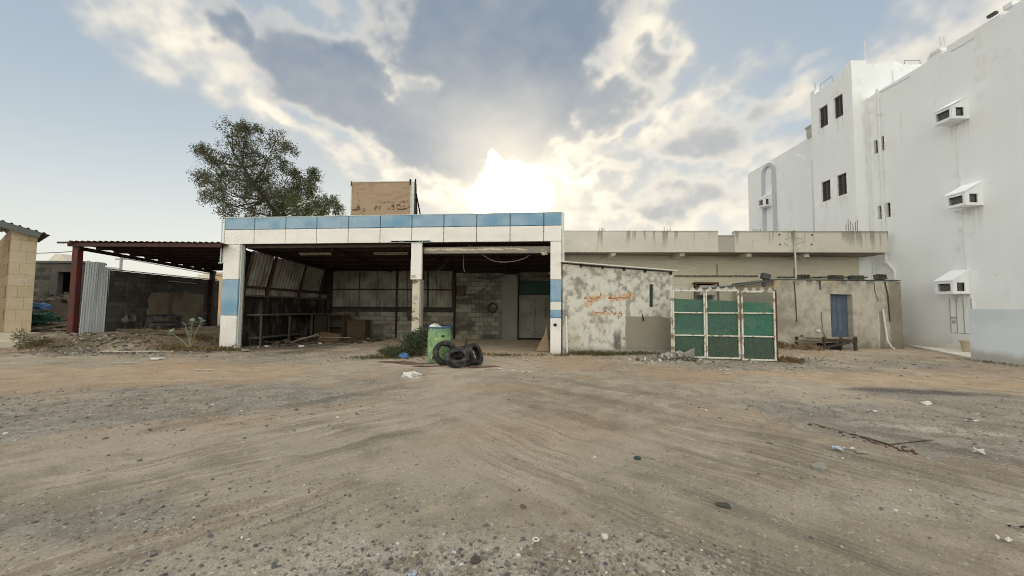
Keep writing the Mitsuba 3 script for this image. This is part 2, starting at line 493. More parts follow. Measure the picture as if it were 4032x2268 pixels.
def grimy_sheet(p, n, uv):
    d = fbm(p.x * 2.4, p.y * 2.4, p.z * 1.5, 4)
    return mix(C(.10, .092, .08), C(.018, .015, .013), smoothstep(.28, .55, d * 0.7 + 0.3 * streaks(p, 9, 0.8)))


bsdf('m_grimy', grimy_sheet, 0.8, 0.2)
bsdf('m_galvanised', lambda p, n, uv: mix(C(.54, .575, .61), C(.39, .415, .44), fbm(p.x * 3, p.y * 3, p.z * 1.4, 4)) * (0.8 + 0.3 * streaks(p, 30, 1.0)), 0.5, 0.5, 0.25)


def block(c0, c1, soot):
    def fn(p, n, uv):
        d = fbm(p.x * 4, p.y * 4, p.z * 4, 3)
        big = fbm(p.x * .9, p.y * .9, p.z * 1.6, 3)
        return mix(mix(C(*c0), C(*c1), d), C(.06, .05, .043), soot * smoothstep(.42, .72, big))
    return fn


rough_bump = (0.007, lambda p, n, uv: fbm(p.x * 40, p.y * 40, p.z * 40, 3))
bsdf('m_block', block((.23, .215, .185), (.34, .32, .275), 0.6), 0.95, 0.1, bump=rough_bump)
bsdf('m_block_b', block((.16, .15, .13), (.235, .22, .19), 0.7), 0.95, 0.1, bump=rough_bump)
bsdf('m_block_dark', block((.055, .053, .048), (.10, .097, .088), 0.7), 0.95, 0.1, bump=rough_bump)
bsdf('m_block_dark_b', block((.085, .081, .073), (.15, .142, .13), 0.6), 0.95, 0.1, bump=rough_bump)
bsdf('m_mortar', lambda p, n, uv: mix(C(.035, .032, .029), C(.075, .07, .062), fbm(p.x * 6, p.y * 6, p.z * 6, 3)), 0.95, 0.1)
bsdf('m_render_old', lambda p, n, uv: mix(mix(C(.21, .18, .135), C(.13, .11, .085), fbm(p.x * 2, p.y * 2, p.z * 2, 4)), C(.10, .055, .042), 0.7 * smoothstep(.5, .75, streaks(p, 3.5, .9) * .6 + .4 * fbm(p.x * 3, p.y * 3, p.z * 2, 3))), 0.95, 0.1, bump=rough_bump)


def shed_plaster(p, n, uv):
    big = fbm(p.x * 1.3, p.z * 1.3, 2.0, 4)
    d = fbm(p.x * 4.5, p.z * 4.5, 8.0, 5)
    f = fbm(p.x * 22, p.z * 22, 3.0, 3)
    k = 0.36 * d + 0.26 * big + 0.38 * fbm(p.x * 11, p.z * 9, 6.0, 4)
    c = mix(C(.275, .262, .235), C(.64, .622, .585), smoothstep(.36, .63, k + 0.05 * f))
    c = mix(c, C(.66, .655, .63), 0.7 * smoothstep(.60, .70, fbm(p.x * 3.2 + 5, p.z * 3.2, 1.0, 4)))
    c = mix(c, C(.43, .39, .29), 0.6 * smoothstep(.5, .7, fbm(p.x * 2 + 3, p.z * 2 + 7, 5.0, 3)) * smoothstep(1.3, .5, p.z) * smoothstep(3.6, 2.6, p.x))
    # the smooth repaired render, low on the right
    e = 0.03 * (d - 0.5)
    patch = smoothstep(3.78, 3.80, p.x + e * 2) * smoothstep(1.30, 1.275, p.z + e * 2.5 + 0.05 * smoothstep(4.9, 5.3, p.x))
    strip = smoothstep(3.80, 3.83, p.x + e * 4) * smoothstep(3.96, 3.93, p.x + e * 3) * smoothstep(1.95, 1.88, p.z + e * 6) * smoothstep(1.25, 1.3, p.z)
    c = mix(c, mix(C(.265, .243, .205), C(.305, .28, .24), big) * (0.92 + 0.16 * f), dr.maximum(patch, 0.75 * strip))
    # black drips and a rubbed black mark
    dx = p.x + 0.06 * (d - .5)
    drip = smoothstep(.17, .08, dr.abs(dx - 3.52)) * smoothstep(.95 + .2 * noise(p.x * 25, 0, 0), .55, p.z) * smoothstep(.10, .2, p.z)
    drip = dr.maximum(drip, 0.65 * smoothstep(.09, .03, dr.abs(dx - 2.63)) * smoothstep(1.0, .45, p.z + .3 * noise(p.x * 30, 0, 0)))
    c = mix(c, C(.10, .097, .098), 0.85 * drip * smoothstep(.28, .50, fbm(p.x * 14, p.z * 3, 0.0, 3)))
    # faded orange wash around the old lettering
    o1 = smoothstep(1.15, .55, dr.sqrt(dr.square((p.x - 2.74) / .42) + dr.square((p.z - 1.86 - .22 * (p.x - 2.74)) / .15)) + 1.0 * (d - .5))
    o2 = smoothstep(1.15, .55, dr.sqrt(dr.square((p.x - 3.64) / .46) + dr.square((p.z - 1.91 - .18 * (p.x - 3.64)) / .13)) + 1.0 * (d - .5))
    o3 = 0.7 * smoothstep(1.2, .5, dr.sqrt(dr.square((p.x - 3.05) / .5) + dr.square((p.z - 1.37) / .07)) + 1.2 * (d - .5))
    o4 = smoothstep(1.1, .6, dr.sqrt(dr.square((p.x - 2.50) / .12) + dr.square((p.z - 1.66) / .16)) + 1.0 * (d - .5))
    c = mix(c, C(.56, .36, .20), 0.72 * dr.maximum(dr.maximum(o1, o2), dr.maximum(o3, o4)))
    c = mix(c, C(.19, .175, .15), 0.55 * smoothstep(.42, .15, p.z + .12 * d))
    return mix(c, C(.16, .15, .14), 0.35 * smoothstep(.74, .80, f))


def shed_bump(p, n, uv):
    return fbm(p.x * 4.5, p.z * 4.5, 8.0, 5) + 0.3 * fbm(p.x * 30, p.z * 30, 3.0, 2)


bsdf('m_shed', shed_plaster, 0.95, 0.1, bump=(0.02, shed_bump))
bsdf('m_orange_paint', lambda p, n, uv: mix(C(.22, .075, .03), C(.36, .15, .065), fbm(p.x * 20, p.z * 20, 1.0, 3)), 0.9)


def stained(c0, c1, top, k):
    """Painted concrete with dark run-marks hanging from its upper edge."""
    def fn(p, n, uv):
        d = fbm(p.x * 1.2, p.y * 1.2, p.z * 2, 4)
        s = fbm(p.x * 5.2 + 3, p.y * 5.2, p.z * .22, 3)
        e = noise(p.x * 7, p.y * 7, 1.0)
        run = smoothstep(.52, .62, s) * smoothstep(1.0 * (0.35 + e), 0.1, top - p.z)
        c = mix(C(*c0), C(*c1), d) * (0.92 + .16 * fbm(p.x * 18, p.y * 18, p.z * 18, 2))
        c = mix(c, C(.16, .145, .12), k * run)
        return mix(c, C(.20, .18, .15), 0.6 * smoothstep(.10, .0, top - p.z - .06 * d))
    return fn


bsdf('m_fascia', stained((.54, .51, .455), (.65, .62, .565), 5.18, .62), 0.9, 0.15, bump=(0.006, lambda p, n, uv: fbm(p.x * 12, p.y * 12, p.z * 12, 3)))
bsdf('m_fascia_grey', stained((.36, .345, .32), (.44, .42, .39), 4.96, .5), 0.9, 0.15)
bsdf('m_cream_wall', lambda p, n, uv: mix(C(.55, .505, .41), C(.64, .595, .50), fbm(p.x * 1.4, p.y, p.z * 2, 4)) * (0.93 + .14 * fbm(p.x * 20, p.y * 20, p.z * 20, 2)), 0.9, 0.15)
bsdf('m_soffit', lambda p, n, uv: mix(C(.19, .155, .115), C(.32, .275, .215), fbm(p.x * 1.1, p.y * 2.2, 2.0, 4)), 0.95, 0.1)


def annex_plaster(p, n, uv):
    big = fbm(p.x * .9, p.z * 1.1, 6.0, 4)
    d = fbm(p.x * 4, p.z * 4, 1.0, 4)
    f = fbm(p.x * 24, p.z * 24, 3.0, 3)
    c = mix(C(.30, .275, .235), C(.53, .495, .44), smoothstep(.3, .7, .5 * big + .3 * d + .2 * fbm(p.x * 10, p.z * 7, 9.0, 3)))
    c = mix(c, C(.52, .49, .44), .55 * smoothstep(.60, .68, fbm(p.x * 2.3 + 9, p.z * 1.6, 4.0, 4)))
    c = mix(c, C(.53, .42, .24), .6 * smoothstep(.5, .62, d) * smoothstep(2.2, 2.6, p.z) * smoothstep(14.3, 12.6, p.x))
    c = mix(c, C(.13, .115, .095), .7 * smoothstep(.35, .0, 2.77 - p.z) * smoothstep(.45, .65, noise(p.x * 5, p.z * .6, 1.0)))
    corner = smoothstep(15.40, 15.50, p.x + .05 * (d - .5))
    c = mix(c, C(.175, .155, .125), .65 * corner)
    c = mix(c, C(.60, .58, .54), .8 * smoothstep(.03, .015, dr.abs(p.x - 14.98 - .05 * (d - .5))) * smoothstep(1.5, 1.3, p.z) * smoothstep(.52, .58, d + .25 * smoothstep(1.1, .4, p.z)))
    band = smoothstep(15.0, 15.03, p.x) * smoothstep(15.26, 15.22, p.x) * smoothstep(1.55, 1.5, p.z)
    c = mix(c, C(.20, .18, .145), .6 * band)
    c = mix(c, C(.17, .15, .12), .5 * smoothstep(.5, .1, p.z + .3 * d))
    return mix(c, C(.15, .13, .11), .35 * smoothstep(.74, .80, f))


bsdf('m_annex', annex_plaster, 0.95, 0.1, bump=(0.016, lambda p, n, uv: fbm(p.x * 6, p.z * 6, 1.0, 5)))
def stucco(p, n, uv):
    d = fbm(p.x * .6, p.y * .6, p.z * .5, 4)
    e = fbm(p.x * 3, p.y * 3, p.z * 3, 3)
    run = fbm(p.x * 2.4, p.y * 2.4, p.z * .16, 4)
    c = mix(C(.855, .88, .91), C(.80, .82, .845), d) * (0.95 + .10 * run)
    c = mix(c, C(.66, .64, .60), .35 * smoothstep(.58, .72, run) * smoothstep(.40, .60, e))
    for y0, y1, z0 in ((14.5, 15.16, 8.98), (14.22, 14.88, 5.52), (14.78, 15.42, 2.22), (18.2, 18.45, 9.15), (17.85, 18.1, 9.15), (19.3, 19.9, 11.6), (20.25, 20.9, 11.56), (19.25, 19.9, 7.48), (20.25, 20.9, 7.46)):
        k = smoothstep(y0 - .06, y0 + .06, p.y + .1 * (e - .5)) * smoothstep(y1 + .06, y1 - .06, p.y) * smoothstep(z0 - 1.5 * noise(p.y * 9, 1.0, 2.0), z0, p.z) * smoothstep(z0 + .02, z0, p.z)
        c = mix(c, C(.52, .48, .42), .38 * k * smoothstep(.35, .6, noise(p.y * 22, p.z * .8, 3.0)))
    c = mix(c, C(.56, .50, .42), .55 * smoothstep(.5 + .5 * e, .05, p.z))
    crack = smoothstep(.0035, .001, dr.abs(fbm(p.y * .5 + 4, p.z * .5, p.x, 4) - .5)) * smoothstep(.5, .65, e)
    return mix(c, C(.55, .55, .55), .3 * crack)


bsdf('m_stucco', stucco, 0.9, 0.15, bump=(0.008, lambda p, n, uv: fbm(p.x * 22, p.y * 22, p.z * 22, 3)), eps=4e-3)
bsdf('m_stucco_cool', lambda p, n, uv: mix(mix(C(.70, .755, .82), C(.62, .67, .73), smoothstep(.35, .7, fbm(p.x * .9, p.y * .9, p.z * 1.4, 4)) + .3 * fbm(p.x * 5, p.y * 5, p.z * .5, 2) - .15), C(.36, .32, .27), .7 * smoothstep(.32, .02, p.z - .35 * fbm(p.x * 3, p.y * 3, 1.0, 3) + .12)), 0.8, 0.2, bump=(0.008, lambda p, n, uv: fbm(p.x * 22, p.y * 22, p.z * 22, 3)), eps=4e-3)
bsdf('m_dusty_plate', lambda p, n, uv: mix(C(.30, .255, .20), C(.21, .175, .14), fbm(p.x * 4, p.y * 4, 1.0, 4)) * (.8 + .4 * fbm(p.x * 90, p.y * 90, 1.0, 2)), 0.9, 0.15)
bsdf('m_arch_paint', (.50, .53, .58), 0.8)
bsdf('m_white_pipe', (.72, .72, .71), 0.5, 0.4)
bsdf('m_grey_pipe', (.36, .36, .355), 0.6)


def stone(a, b):
    return lambda p, n, uv: mix(C(*a), C(*b), fbm(p.x * 3, p.y * 3, p.z * 3, 4)) * (0.82 + .36 * fbm(p.x * 60, p.y * 60, p.z * 60, 2))


bsdf('m_tan_stone', stone((.50, .41, .285), (.60, .505, .365)), 0.85, 0.2, bump=(0.004, lambda p, n, uv: fbm(p.x * 60, p.y * 60, p.z * 60, 2)))
bsdf('m_tan_stone_b', stone((.46, .375, .255), (.56, .465, .33)), 0.85, 0.2)
bsdf('m_tan_shaded', stone((.19, .14, .095), (.24, .18, .125)), 0.9, 0.15)  # darker copy of the tan stone, with shade put into its colour
bsdf('m_step_stone', stone((.40, .36, .30), (.50, .46, .39)), 0.9, 0.15)
bsdf('m_roof_grey', (.11, .12, .12), 0.6, 0.3)


def green_sheet(p, n, uv):
    d = fbm(p.x * 2.5, p.y * 2.5, p.z * 2.5, 4)
    right = smoothstep(6.93, 6.98, p.x)
    c = mix(C(.026, .105, .076), C(.012, .142, .095), right)
    c = mix(c, C(.055, .155, .11), smoothstep(.45, .75, d))
    low = smoothstep(.85, .55, p.z + .25 * (d - .5)) * (0.5 + .5 * smoothstep(5.9, 6.2, p.x))
    c = mix(c, C(.028, .034, .020), .82 * low)
    return mix(c, C(.01, .05, .035), .75 * smoothstep(.60, .70, fbm(p.x * 4 + 3, p.y, p.z * 3, 3)) * smoothstep(1.5, .6, p.z))


bsdf('m_green_sheet', green_sheet, 0.55, 0.35)


def rusty_white(p, n, uv):
    d = fbm(p.x * 9, p.y * 9, p.z * 6, 4)
    return mix(C(.66, .645, .60), mix(C(.25, .12, .06), C(.40, .33, .26), fbm(p.x * 30, p.y * 30, p.z * 30, 2)), smoothstep(.52, .64, d))


bsdf('m_gate_white', rusty_white, 0.7, 0.3)
bsdf('m_wire', (.24, .33, .28), 0.6, 0.4)
bsdf('m_rust', lambda p, n, uv: mix(C(.075, .045, .033), C(.155, .085, .055), fbm(p.x * 15, p.y * 15, p.z * 15, 3)), 0.95, 0.1)
bsdf('m_spike', lambda p, n, uv: mix(C(.33, .34, .35), C(.52, .52, .52), fbm(p.x * 8, p.y * 8, p.z * 8, 3)), 0.6, 0.4)
bsdf('m_blue_door', lambda p, n, uv: mix(C(.08, .115, .175), C(.12, .16, .235), fbm(p.x * 3, p.y * 3, p.z * 2, 4)) * (0.85 + .3 * fbm(p.x * 25, p.z * 25, 1.0, 2)), 0.55, 0.35)
bsdf('m_green_dark', lambda p, n, uv: mix(C(.015, .045, .038), C(.03, .075, .062), fbm(p.x * 4, p.y * 4, p.z * 8, 3)), 0.6, 0.3)
bsdf('m_slit', (.045, .062, .062), 0.7)
bsdf('m_dark', (.02, .02, .021), 0.8, 0.2)
bsdf('m_glass', (.03, .028, .026), 0.18, 0.5)
bsdf('m_louver', lambda p, n, uv: mix(C(.05, .04, .034), C(.12, .10, .085), fbm(p.x * 9, p.y * 9, p.z * 9, 3)), 0.5, 0.4)
bsdf('m_unit_slat', (.22, .215, .21), 0.5)
bsdf('m_unit', (.06, .06, .063), 0.5, 0.4)


def rubber(p, n, uv):
    d = fbm(p.x * 9, p.y * 9, p.z * 9, 4)
    return mix(C(.024, .024, .025), C(.085, .076, .067), smoothstep(.40, .72, d))


bsdf('m_rubber', rubber, 0.7, 0.3)


def barrel_paint(p, n, uv):
    d = fbm(p.x * 5, p.y * 5, p.z * 3, 4)
    s = fbm(p.x * 34, p.y * 34, p.z * 4, 3)
    c = mix(C(.195, .325, .15), C(.285, .42, .21), smoothstep(.3, .7, d))
    c = mix(c, C(.095, .21, .165), .8 * smoothstep(.56, .66, s + .25 * smoothstep(.72, .98, p.z) + .12 * (d - .5)))
    c = mix(c, C(.50, .55, .40), .7 * smoothstep(.64, .70, fbm(p.x * 18 + 3, p.y * 18, p.z * 6, 3)))
    return mix(c, C(.09, .085, .05), .6 * smoothstep(.16, .0, p.z - .05 * d))


bsdf('m_barrel', barrel_paint, 0.55, 0.35)
bsdf('m_barrel_rim', (.055, .12, .22), 0.5, 0.4)
bsdf('m_blue_bag', lambda p, n, uv: mix(C(.05, .15, .40), C(.12, .28, .55), fbm(p.x * 9, p.y * 9, p.z * 9, 3)), 0.35, 0.5)
bsdf('m_white_bag', lambda p, n, uv: mix(C(.70, .70, .69), C(.40, .385, .36), smoothstep(.42, .7, fbm(p.x * 12, p.y * 12, p.z * 12, 3))), 0.5, 0.4)
bsdf('m_litter', lambda p, n, uv: mix(C(.66, .64, .60), C(.42, .38, .33), smoothstep(.4, .7, fbm(p.x * 14, p.y * 14, p.z * 14, 3))), 0.8)
bsdf('m_litter_grey', (.45, .44, .42), 0.8)
bsdf('m_blue_scrap', (.40, .48, .56), 0.6)
bsdf('m_tarp', lambda p, n, uv: mix(C(.02, .075, .05), C(.05, .14, .095), fbm(p.x * 6, p.y * 6, p.z * 6, 3)), 0.5, 0.4)
bsdf('m_red_cloth', lambda p, n, uv: mix(C(.115, .06, .055), C(.20, .14, .115), fbm(p.x * 14, p.y * 14, p.z, 3)), 0.95, 0.05)
bsdf('m_pink', (.30, .10, .12), 0.8)


def wood(a, b):
    return lambda p, n, uv: mix(C(*a), C(*b), fbm(p.x * 7, p.y * 7, p.z * 20, 3)) * (0.8 + .4 * noise(p.x * 3, p.y * 45, p.z * 60))


bsdf('m_wood', wood((.20, .165, .12), (.36, .30, .225)), 0.9, 0.15)
bsdf('m_wood_dark', wood((.045, .036, .030), (.12, .095, .075)), 0.9, 0.15)
bsdf('m_card', lambda p, n, uv: mix(C(.13, .085, .055), C(.085, .055, .036), fbm(p.x * 4, p.y * 4, p.z * 4, 3)), 0.95, 0.1)
bsdf('m_board', lambda p, n, uv: mix(mix(C(.36, .265, .19), C(.43, .32, .235), fbm(p.x * 2, p.y * 2, p.z * 2, 4)), C(.28, .19, .13), .5 * smoothstep(.56, .72, fbm(p.x * 3, p.y * 3, p.z * 8, 3))), 0.8, 0.2)
bsdf('m_ink', lambda p, n, uv: mix(C(.10, .065, .042), C(.19, .125, .08), fbm(p.x * 12, p.y * 12, p.z * 12, 3)), 0.9)
bsdf('m_ink_faint', (.31, .22, .15), 0.9)
bsdf('m_ink_white', (.66, .56, .46), 0.9)
bsdf('m_chalk', (.36, .35, .33), 0.95)
bsdf('m_stones', {'type': 'mesh_attribute', 'name': 'vertex_color'}, 0.9, 0.15)
bsdf('m_rubble', lambda p, n, uv: mix(C(.20, .19, .175), C(.40, .385, .36), fbm(p.x * 5, p.y * 5, p.z * 5, 4)), 0.95, 0.1, bump=rough_bump)
bsdf('m_rubble_pale', (.60, .585, .56), 0.9)
bsdf('m_rubble_brown', lambda p, n, uv: mix(C(.085, .065, .05), C(.17, .135, .105), fbm(p.x * 7, p.y * 7, p.z * 7, 3)), 0.95, 0.1)
bsdf('m_pavement', lambda p, n, uv: mix(C(.56, .54, .50), C(.47, .45, .41), fbm(p.x * 2, p.y * 2, 1.0, 4)), 0.9, 0.15)
bsdf('m_planter', (.52, .44, .32), 0.8)
bsdf('m_bark', lambda p, n, uv: mix(C(.055, .045, .035), C(.11, .09, .07), fbm(p.x * 8, p.y * 8, p.z * 3, 3)), 0.95, 0.1)
bsdf('m_far_white', (.72, .66, .60), 0.9)
bsdf('m_far_tan', (.55, .40, .25), 0.9)
bsdf('m_cable', (.05, .05, .05), 0.7)
bsdf('m_cable_pale', (.42, .40, .36), 0.7)
bsdf('m_weed_stem', (.30, .26, .16), 0.9)


def leaf(name, a, b, trans=0.5):
    scene[name] = {'type': 'principledthin', 'base_color': proc(lambda p, n, uv: mix(C(*a), C(*b), cell_rand(p.x * 9, p.y * 9, p.z * 9))), 'roughness': 0.6, 'diff_trans': trans, 'spec_trans': 0.0}


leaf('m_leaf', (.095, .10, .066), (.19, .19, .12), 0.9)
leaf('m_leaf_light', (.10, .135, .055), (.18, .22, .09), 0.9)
leaf('m_weed', (.06, .078, .045), (.125, .145, .085), 0.6)
leaf('m_calotropis', (.21, .28, .24), (.30, .37, .31), 0.4)
leaf('m_dry_grass', (.16, .115, .065), (.29, .22, .13), 0.5)
leaf('m_dry_green', (.10, .10, .05), (.17, .15, .08), 0.5)

# ------------------------------------------------------------------ ground
def axis(lo, hi, step, grow):
    out, s, x = [0.0], step, 0.0
    while x < hi:
        x += s
        s *= grow
        out.append(x)
    neg, s, x = [], step, 0.0
    while x > lo:
        x -= s
        s *= grow
        neg.append(x)
    return np.array(neg[::-1] + out)


gx = axis(-900, 900, 0.024, 1.028)
gy = axis(-900, 900, 0.024, 1.028) + 2.2
GX, GY = np.meshgrid(gx, gy)


def ground_z(x, y):
    x, y = np.asarray(x, float), np.asarray(y, float)
    P = np.stack([x, y, 0 * x], -1)
    near = np.clip(1.2 - np.abs(y - 6) / 40 - np.abs(x) / 60, 0, 1)
    z = rise(x, y) + near * (0.05 * (meshkit.fbm(P * 0.35, 3, 1) - 0.5) + 0.035 * (meshkit.fbm(P * 1.6, 4, 2) - 0.5) + 0.012 * (meshkit.fbm(P * 8, 3, 4) - 0.5))
    wv = .5 * (meshkit.fbm(P * .6, 3, 14) - .5)
    for side, s0, hw, dep in ((1, 1.75, .10, .015), (1, 2.5, .12, .018), (1, 3.25, .1, .014), (1, 4.2, .12, .018), (1, 5.3, .12, .016), (-1, 4.55, .11, .016), (-1, 5.75, .12, .018), (-1, 6.9, .12, .014)):
        q = (x * .79 + y * .61 + .02 * (y - 3) ** 2 if side > 0 else y * .74 - x * .67 + .025 * x * x) + wv - s0
        z = z - near * dep * np.exp(-(q / hw) ** 2) * S((side * x + 1.0) / 1.2) * S((9 - y) / 3)
    rough = np.exp(-((x + 0.2) / 1.7) ** 2 - ((y - 2.3) / .6) ** 2) + np.exp(-((x + 14) / 3.5) ** 2 - ((y - 12.8) / .9) ** 2) * 2
    return z + rough * 0.05 * (meshkit.fbm(P * 9, 3, 9) - 0.5)


GZ = ground_z(GX, GY)
nx, ny = len(gx), len(gy)
ii = (np.arange(ny - 1)[:, None] * nx + np.arange(nx - 1)[None]).ravel()
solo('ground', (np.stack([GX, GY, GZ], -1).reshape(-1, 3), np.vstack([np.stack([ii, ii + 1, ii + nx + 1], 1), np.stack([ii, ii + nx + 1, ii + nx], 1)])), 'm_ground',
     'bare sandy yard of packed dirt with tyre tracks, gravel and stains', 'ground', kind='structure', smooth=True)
solo('pavement', plate([(14.7, 12.3), (17.58, 12.3), (17.58, 17.3)], [], 0.06, (1, 0, 0), (0, 1, 0), (0, 0, -0.01)), 'm_pavement',
     'pale concrete strip along the foot of the white apartment building', 'pavement', kind='structure')


def gz(x, y):
    return float(ground_z(np.array([x]), np.array([y]))[0])


# ------------------------------------------------------------------ the open workshop with the blue and white front
L0 = np.array([-10.7, 14.14, 0.0])
GU, GW = np.array([.995, -.1003, 0.0]), np.array([.1003, .995, 0.0])
GM = mat4(GU, GW, (0, 0, 1), L0)


def gp(u, w, z):
    return L0 + GU * u + GW * w + np.array([0, 0, z])


ws = thing('workshop', 'open workshop with a blue and white panelled front and two dark littered bays', 'workshop')


def wpart(name, mesh, m, **kw):
    return part(ws, name, mesh, m, M=GM, **kw)


EDGES = [0.06, 1.24, 2.46, 3.66, 4.86, 6.04, 7.2, 8.35, 9.51, 10.67, 11.82, 12.42]
wpart('front_backing', box(0.06, 12.41, 0.035, 0.16, 3.79, 4.765), 'm_seam')
for a, b in zip(EDGES, EDGES[1:]):
    jy = rnd.uniform(-.003, .003)
    wpart('front_panel', box(a + .014, b - .014, 0.0 + jy, 0.04, 4.345, 4.77, .006), 'm_blue_panel')
for a, b in zip(EDGES, EDGES[1:]):
    jy = rnd.uniform(-.003, .003)
    wpart('front_panel', box(a + .012, b - .012, 0.0 + jy, 0.04, 3.80, 4.325, .006), 'm_white_panel')
wpart('coping', box(0.04, 12.43, -0.01, 0.2, 4.772, 4.79), 'm_trim')
wpart('side_cladding', box(0.02, 0.055, 0.0, 0.4, 3.1, 4.76, .004), 'm_trim')
wpart('side_cladding', box(12.425, 12.46, 0.0, 0.4, 3.1, 4.76, .004), 'm_trim')
for u in (-0.03, 12.49):
    wpart('corner_pipe', cat([tube([(u, -.02, 3.1), (u, -.02, 4.76)], .022), tube([(u - .07, -.02, 3.1), (u + .05, -.02, 3.1)], .025)]), 'm_trim')
# left pillar
wpart('pillar', box(0.10, 0.74, 0.10, 0.24, -.1, 3.78), 'm_concrete')
for z0, z1, m in ((2.50, 3.785, 'm_white_panel'), (1.19, 2.485, 'm_blue_panel'), (-.05, 1.175, 'm_white_panel')):
    wpart('pillar_panel', box(0.06, 0.69, 0.0, 0.095, z0, z1, .006), m)
wpart('jamb_strip', box(0.745, 0.765, 0.02, 0.16, 0, 3.78), 'm_trim')
# middle pillar
wpart('pillar', box(7.24, 7.50, 0.08, 0.36, -.1, 3.78), 'm_peeled', label='bare flaking cream middle pillar')
wpart('pillar_edge', box(7.505, 7.56, 0.10, 0.34, 0.3, 2.5), 'm_concrete')
wpart('pillar_panel', box(7.20, 7.585, -0.02, 0.075, 2.50, 3.785, .006), 'm_white_panel')
wpart('poster', cat([box(7.29, 7.45, 0.074, 0.078, 1.78, 1.95)] + [bar((7.30, .073, z), (7.44, .073, z + .01), .008, .004) for z in (1.83, 1.89)]), 'm_litter_grey', label='torn paper notice on the middle pillar')
wpart('poster', cat([box(7.23, 7.38, -.026, -.021, 2.55, 2.66)]), 'm_litter_grey', label='grey sticker low on the panel of the middle pillar')
# right pillar
wpart('pillar', box(12.06, 12.40, 0.10, 0.42, -.1, 3.78), 'm_concrete')
for z0, z1, m in ((2.50, 3.785, 'm_white_panel'), (1.79, 2.485, 'm_blue_panel'), (1.475, 1.785, 'm_white_band'), (1.22, 1.47, 'm_blue_panel'), (-.05, 1.205, 'm_white_panel')):
    wpart('pillar_panel', box(12.05, 12.41, 0.0 if m != 'm_white_band' else .006, 0.095, z0, z1, .006), m, label='pillar band with its blue film peeled off' if m == 'm_white_band' else None)
wpart('pipe_stub', xf(lathe([(0, 0), (.045, 0), (.055, .02), (.03, .022), (.028, -.03), (0, -.03)], 14), mat4((1, 0, 0), (0, 0, 1), (0, -1, 0), (12.21, -.004, .98))), 'm_dark', label='black hole with a rim low on the right pillar')
# roof
RZ = lambda w: 3.86 - 0.058 * w
ro = corr(gp(0.1, 0.16, RZ(.16)), GU, GW + np.array([0, 0, -.058]), (0, 0, 1), 12.3, 6.25, .21, .038)
part(ws, 'roof_sheet', ro, 'm_roof_under')
for w in (0.7, 1.8, 2.9, 4.0, 5.1):
    wpart('purlin', box(0.5, 12.3, w - .03, w + .03, RZ(w) - .115, RZ(w) - .003), 'm_steel')
for u in (0.93, 4.0, 7.36, 10.0, 12.3):
    wpart('rafter', bar((u, .45, RZ(.45) - .17), (u, 5.8, RZ(5.8) - .17), .06, .11), 'm_steel')
wpart('lintel_beam', box(7.57, 12.05, 0.22, 0.42, 3.44, 3.66), 'm_concrete')
wpart('lintel_beam', box(0.79, 7.23, 0.22, 0.34, 3.68, 3.79), 'm_wood_dark')
fl = []
for i in range(46):
    u = 7.6 + 3.4 * rnd.random() ** 1.2
    l = rnd.uniform(.06, .35)
    fl.append(xf(box(0, l, -.004, 0, -.018, .018), move(u, .216, 3.575 + rnd.uniform(-.025, .025)) @ rot((0, 1, 0), rnd.uniform(-6, 6))))
wpart('flaking_paint', cat(fl), 'm_ink_white')
fl = [xf(chunk(.05, 900 + i, .5), move(11.75 + .25 * rnd.random(), .2, 3.36 + .2 * rnd.random())) for i in range(12)]
wpart('flaking_paint', cat(fl), 'm_ink_white')
# left wall: sheets leaning inwards over grimy boards
def lean(w, z):
    return (0.55 + 0.35 * max(0, (z - 2.25)) / 1.4, w, z)


for w0, w1 in ((.42, 1.6), (1.66, 3.55), (3.61, 5.15)):
    A = GW
    a0, a1 = gp(*lean(w0, 2.3)), gp(*lean(w0, RZ(w0) - .24))
    B = (a1 - a0)
    l = np.linalg.norm(B)
    B /= l
    part(ws, 'wall_sheet', corr(a0, A, B, np.cross(A, B), w1 - w0, l, .19, .03), 'm_old_sheet')
for w in (.40, 1.63, 3.58, 5.18):
    wpart('wall_post', bar((lean(w, 1.9)[0] + .03, w, 1.95), np.array(lean(w, 3.6)) + [.04, 0, 0], .07), 'm_steel')
    wpart('wall_post', bar((.60, w, 0), (.60, w, 2.0), .07), 'm_steel')
wpart('wall_rail', bar((.62, .4, 2.27), (.62, 5.8, 2.22), .07), 'm_steel')
wpart('wall_rail', bar((.64, .4, 1.93), (.64, 5.8, 1.90), .10, .07), 'm_wood_dark')
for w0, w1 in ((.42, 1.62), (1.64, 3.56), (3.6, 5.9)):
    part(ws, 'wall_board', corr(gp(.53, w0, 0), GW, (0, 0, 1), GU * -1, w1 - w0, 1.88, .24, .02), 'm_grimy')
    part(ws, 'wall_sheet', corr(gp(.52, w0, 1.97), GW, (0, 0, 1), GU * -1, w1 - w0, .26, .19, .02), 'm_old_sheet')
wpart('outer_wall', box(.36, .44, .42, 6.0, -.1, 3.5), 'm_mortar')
# back wall
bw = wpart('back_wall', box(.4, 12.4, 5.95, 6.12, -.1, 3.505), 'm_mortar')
BLOCKS = {}


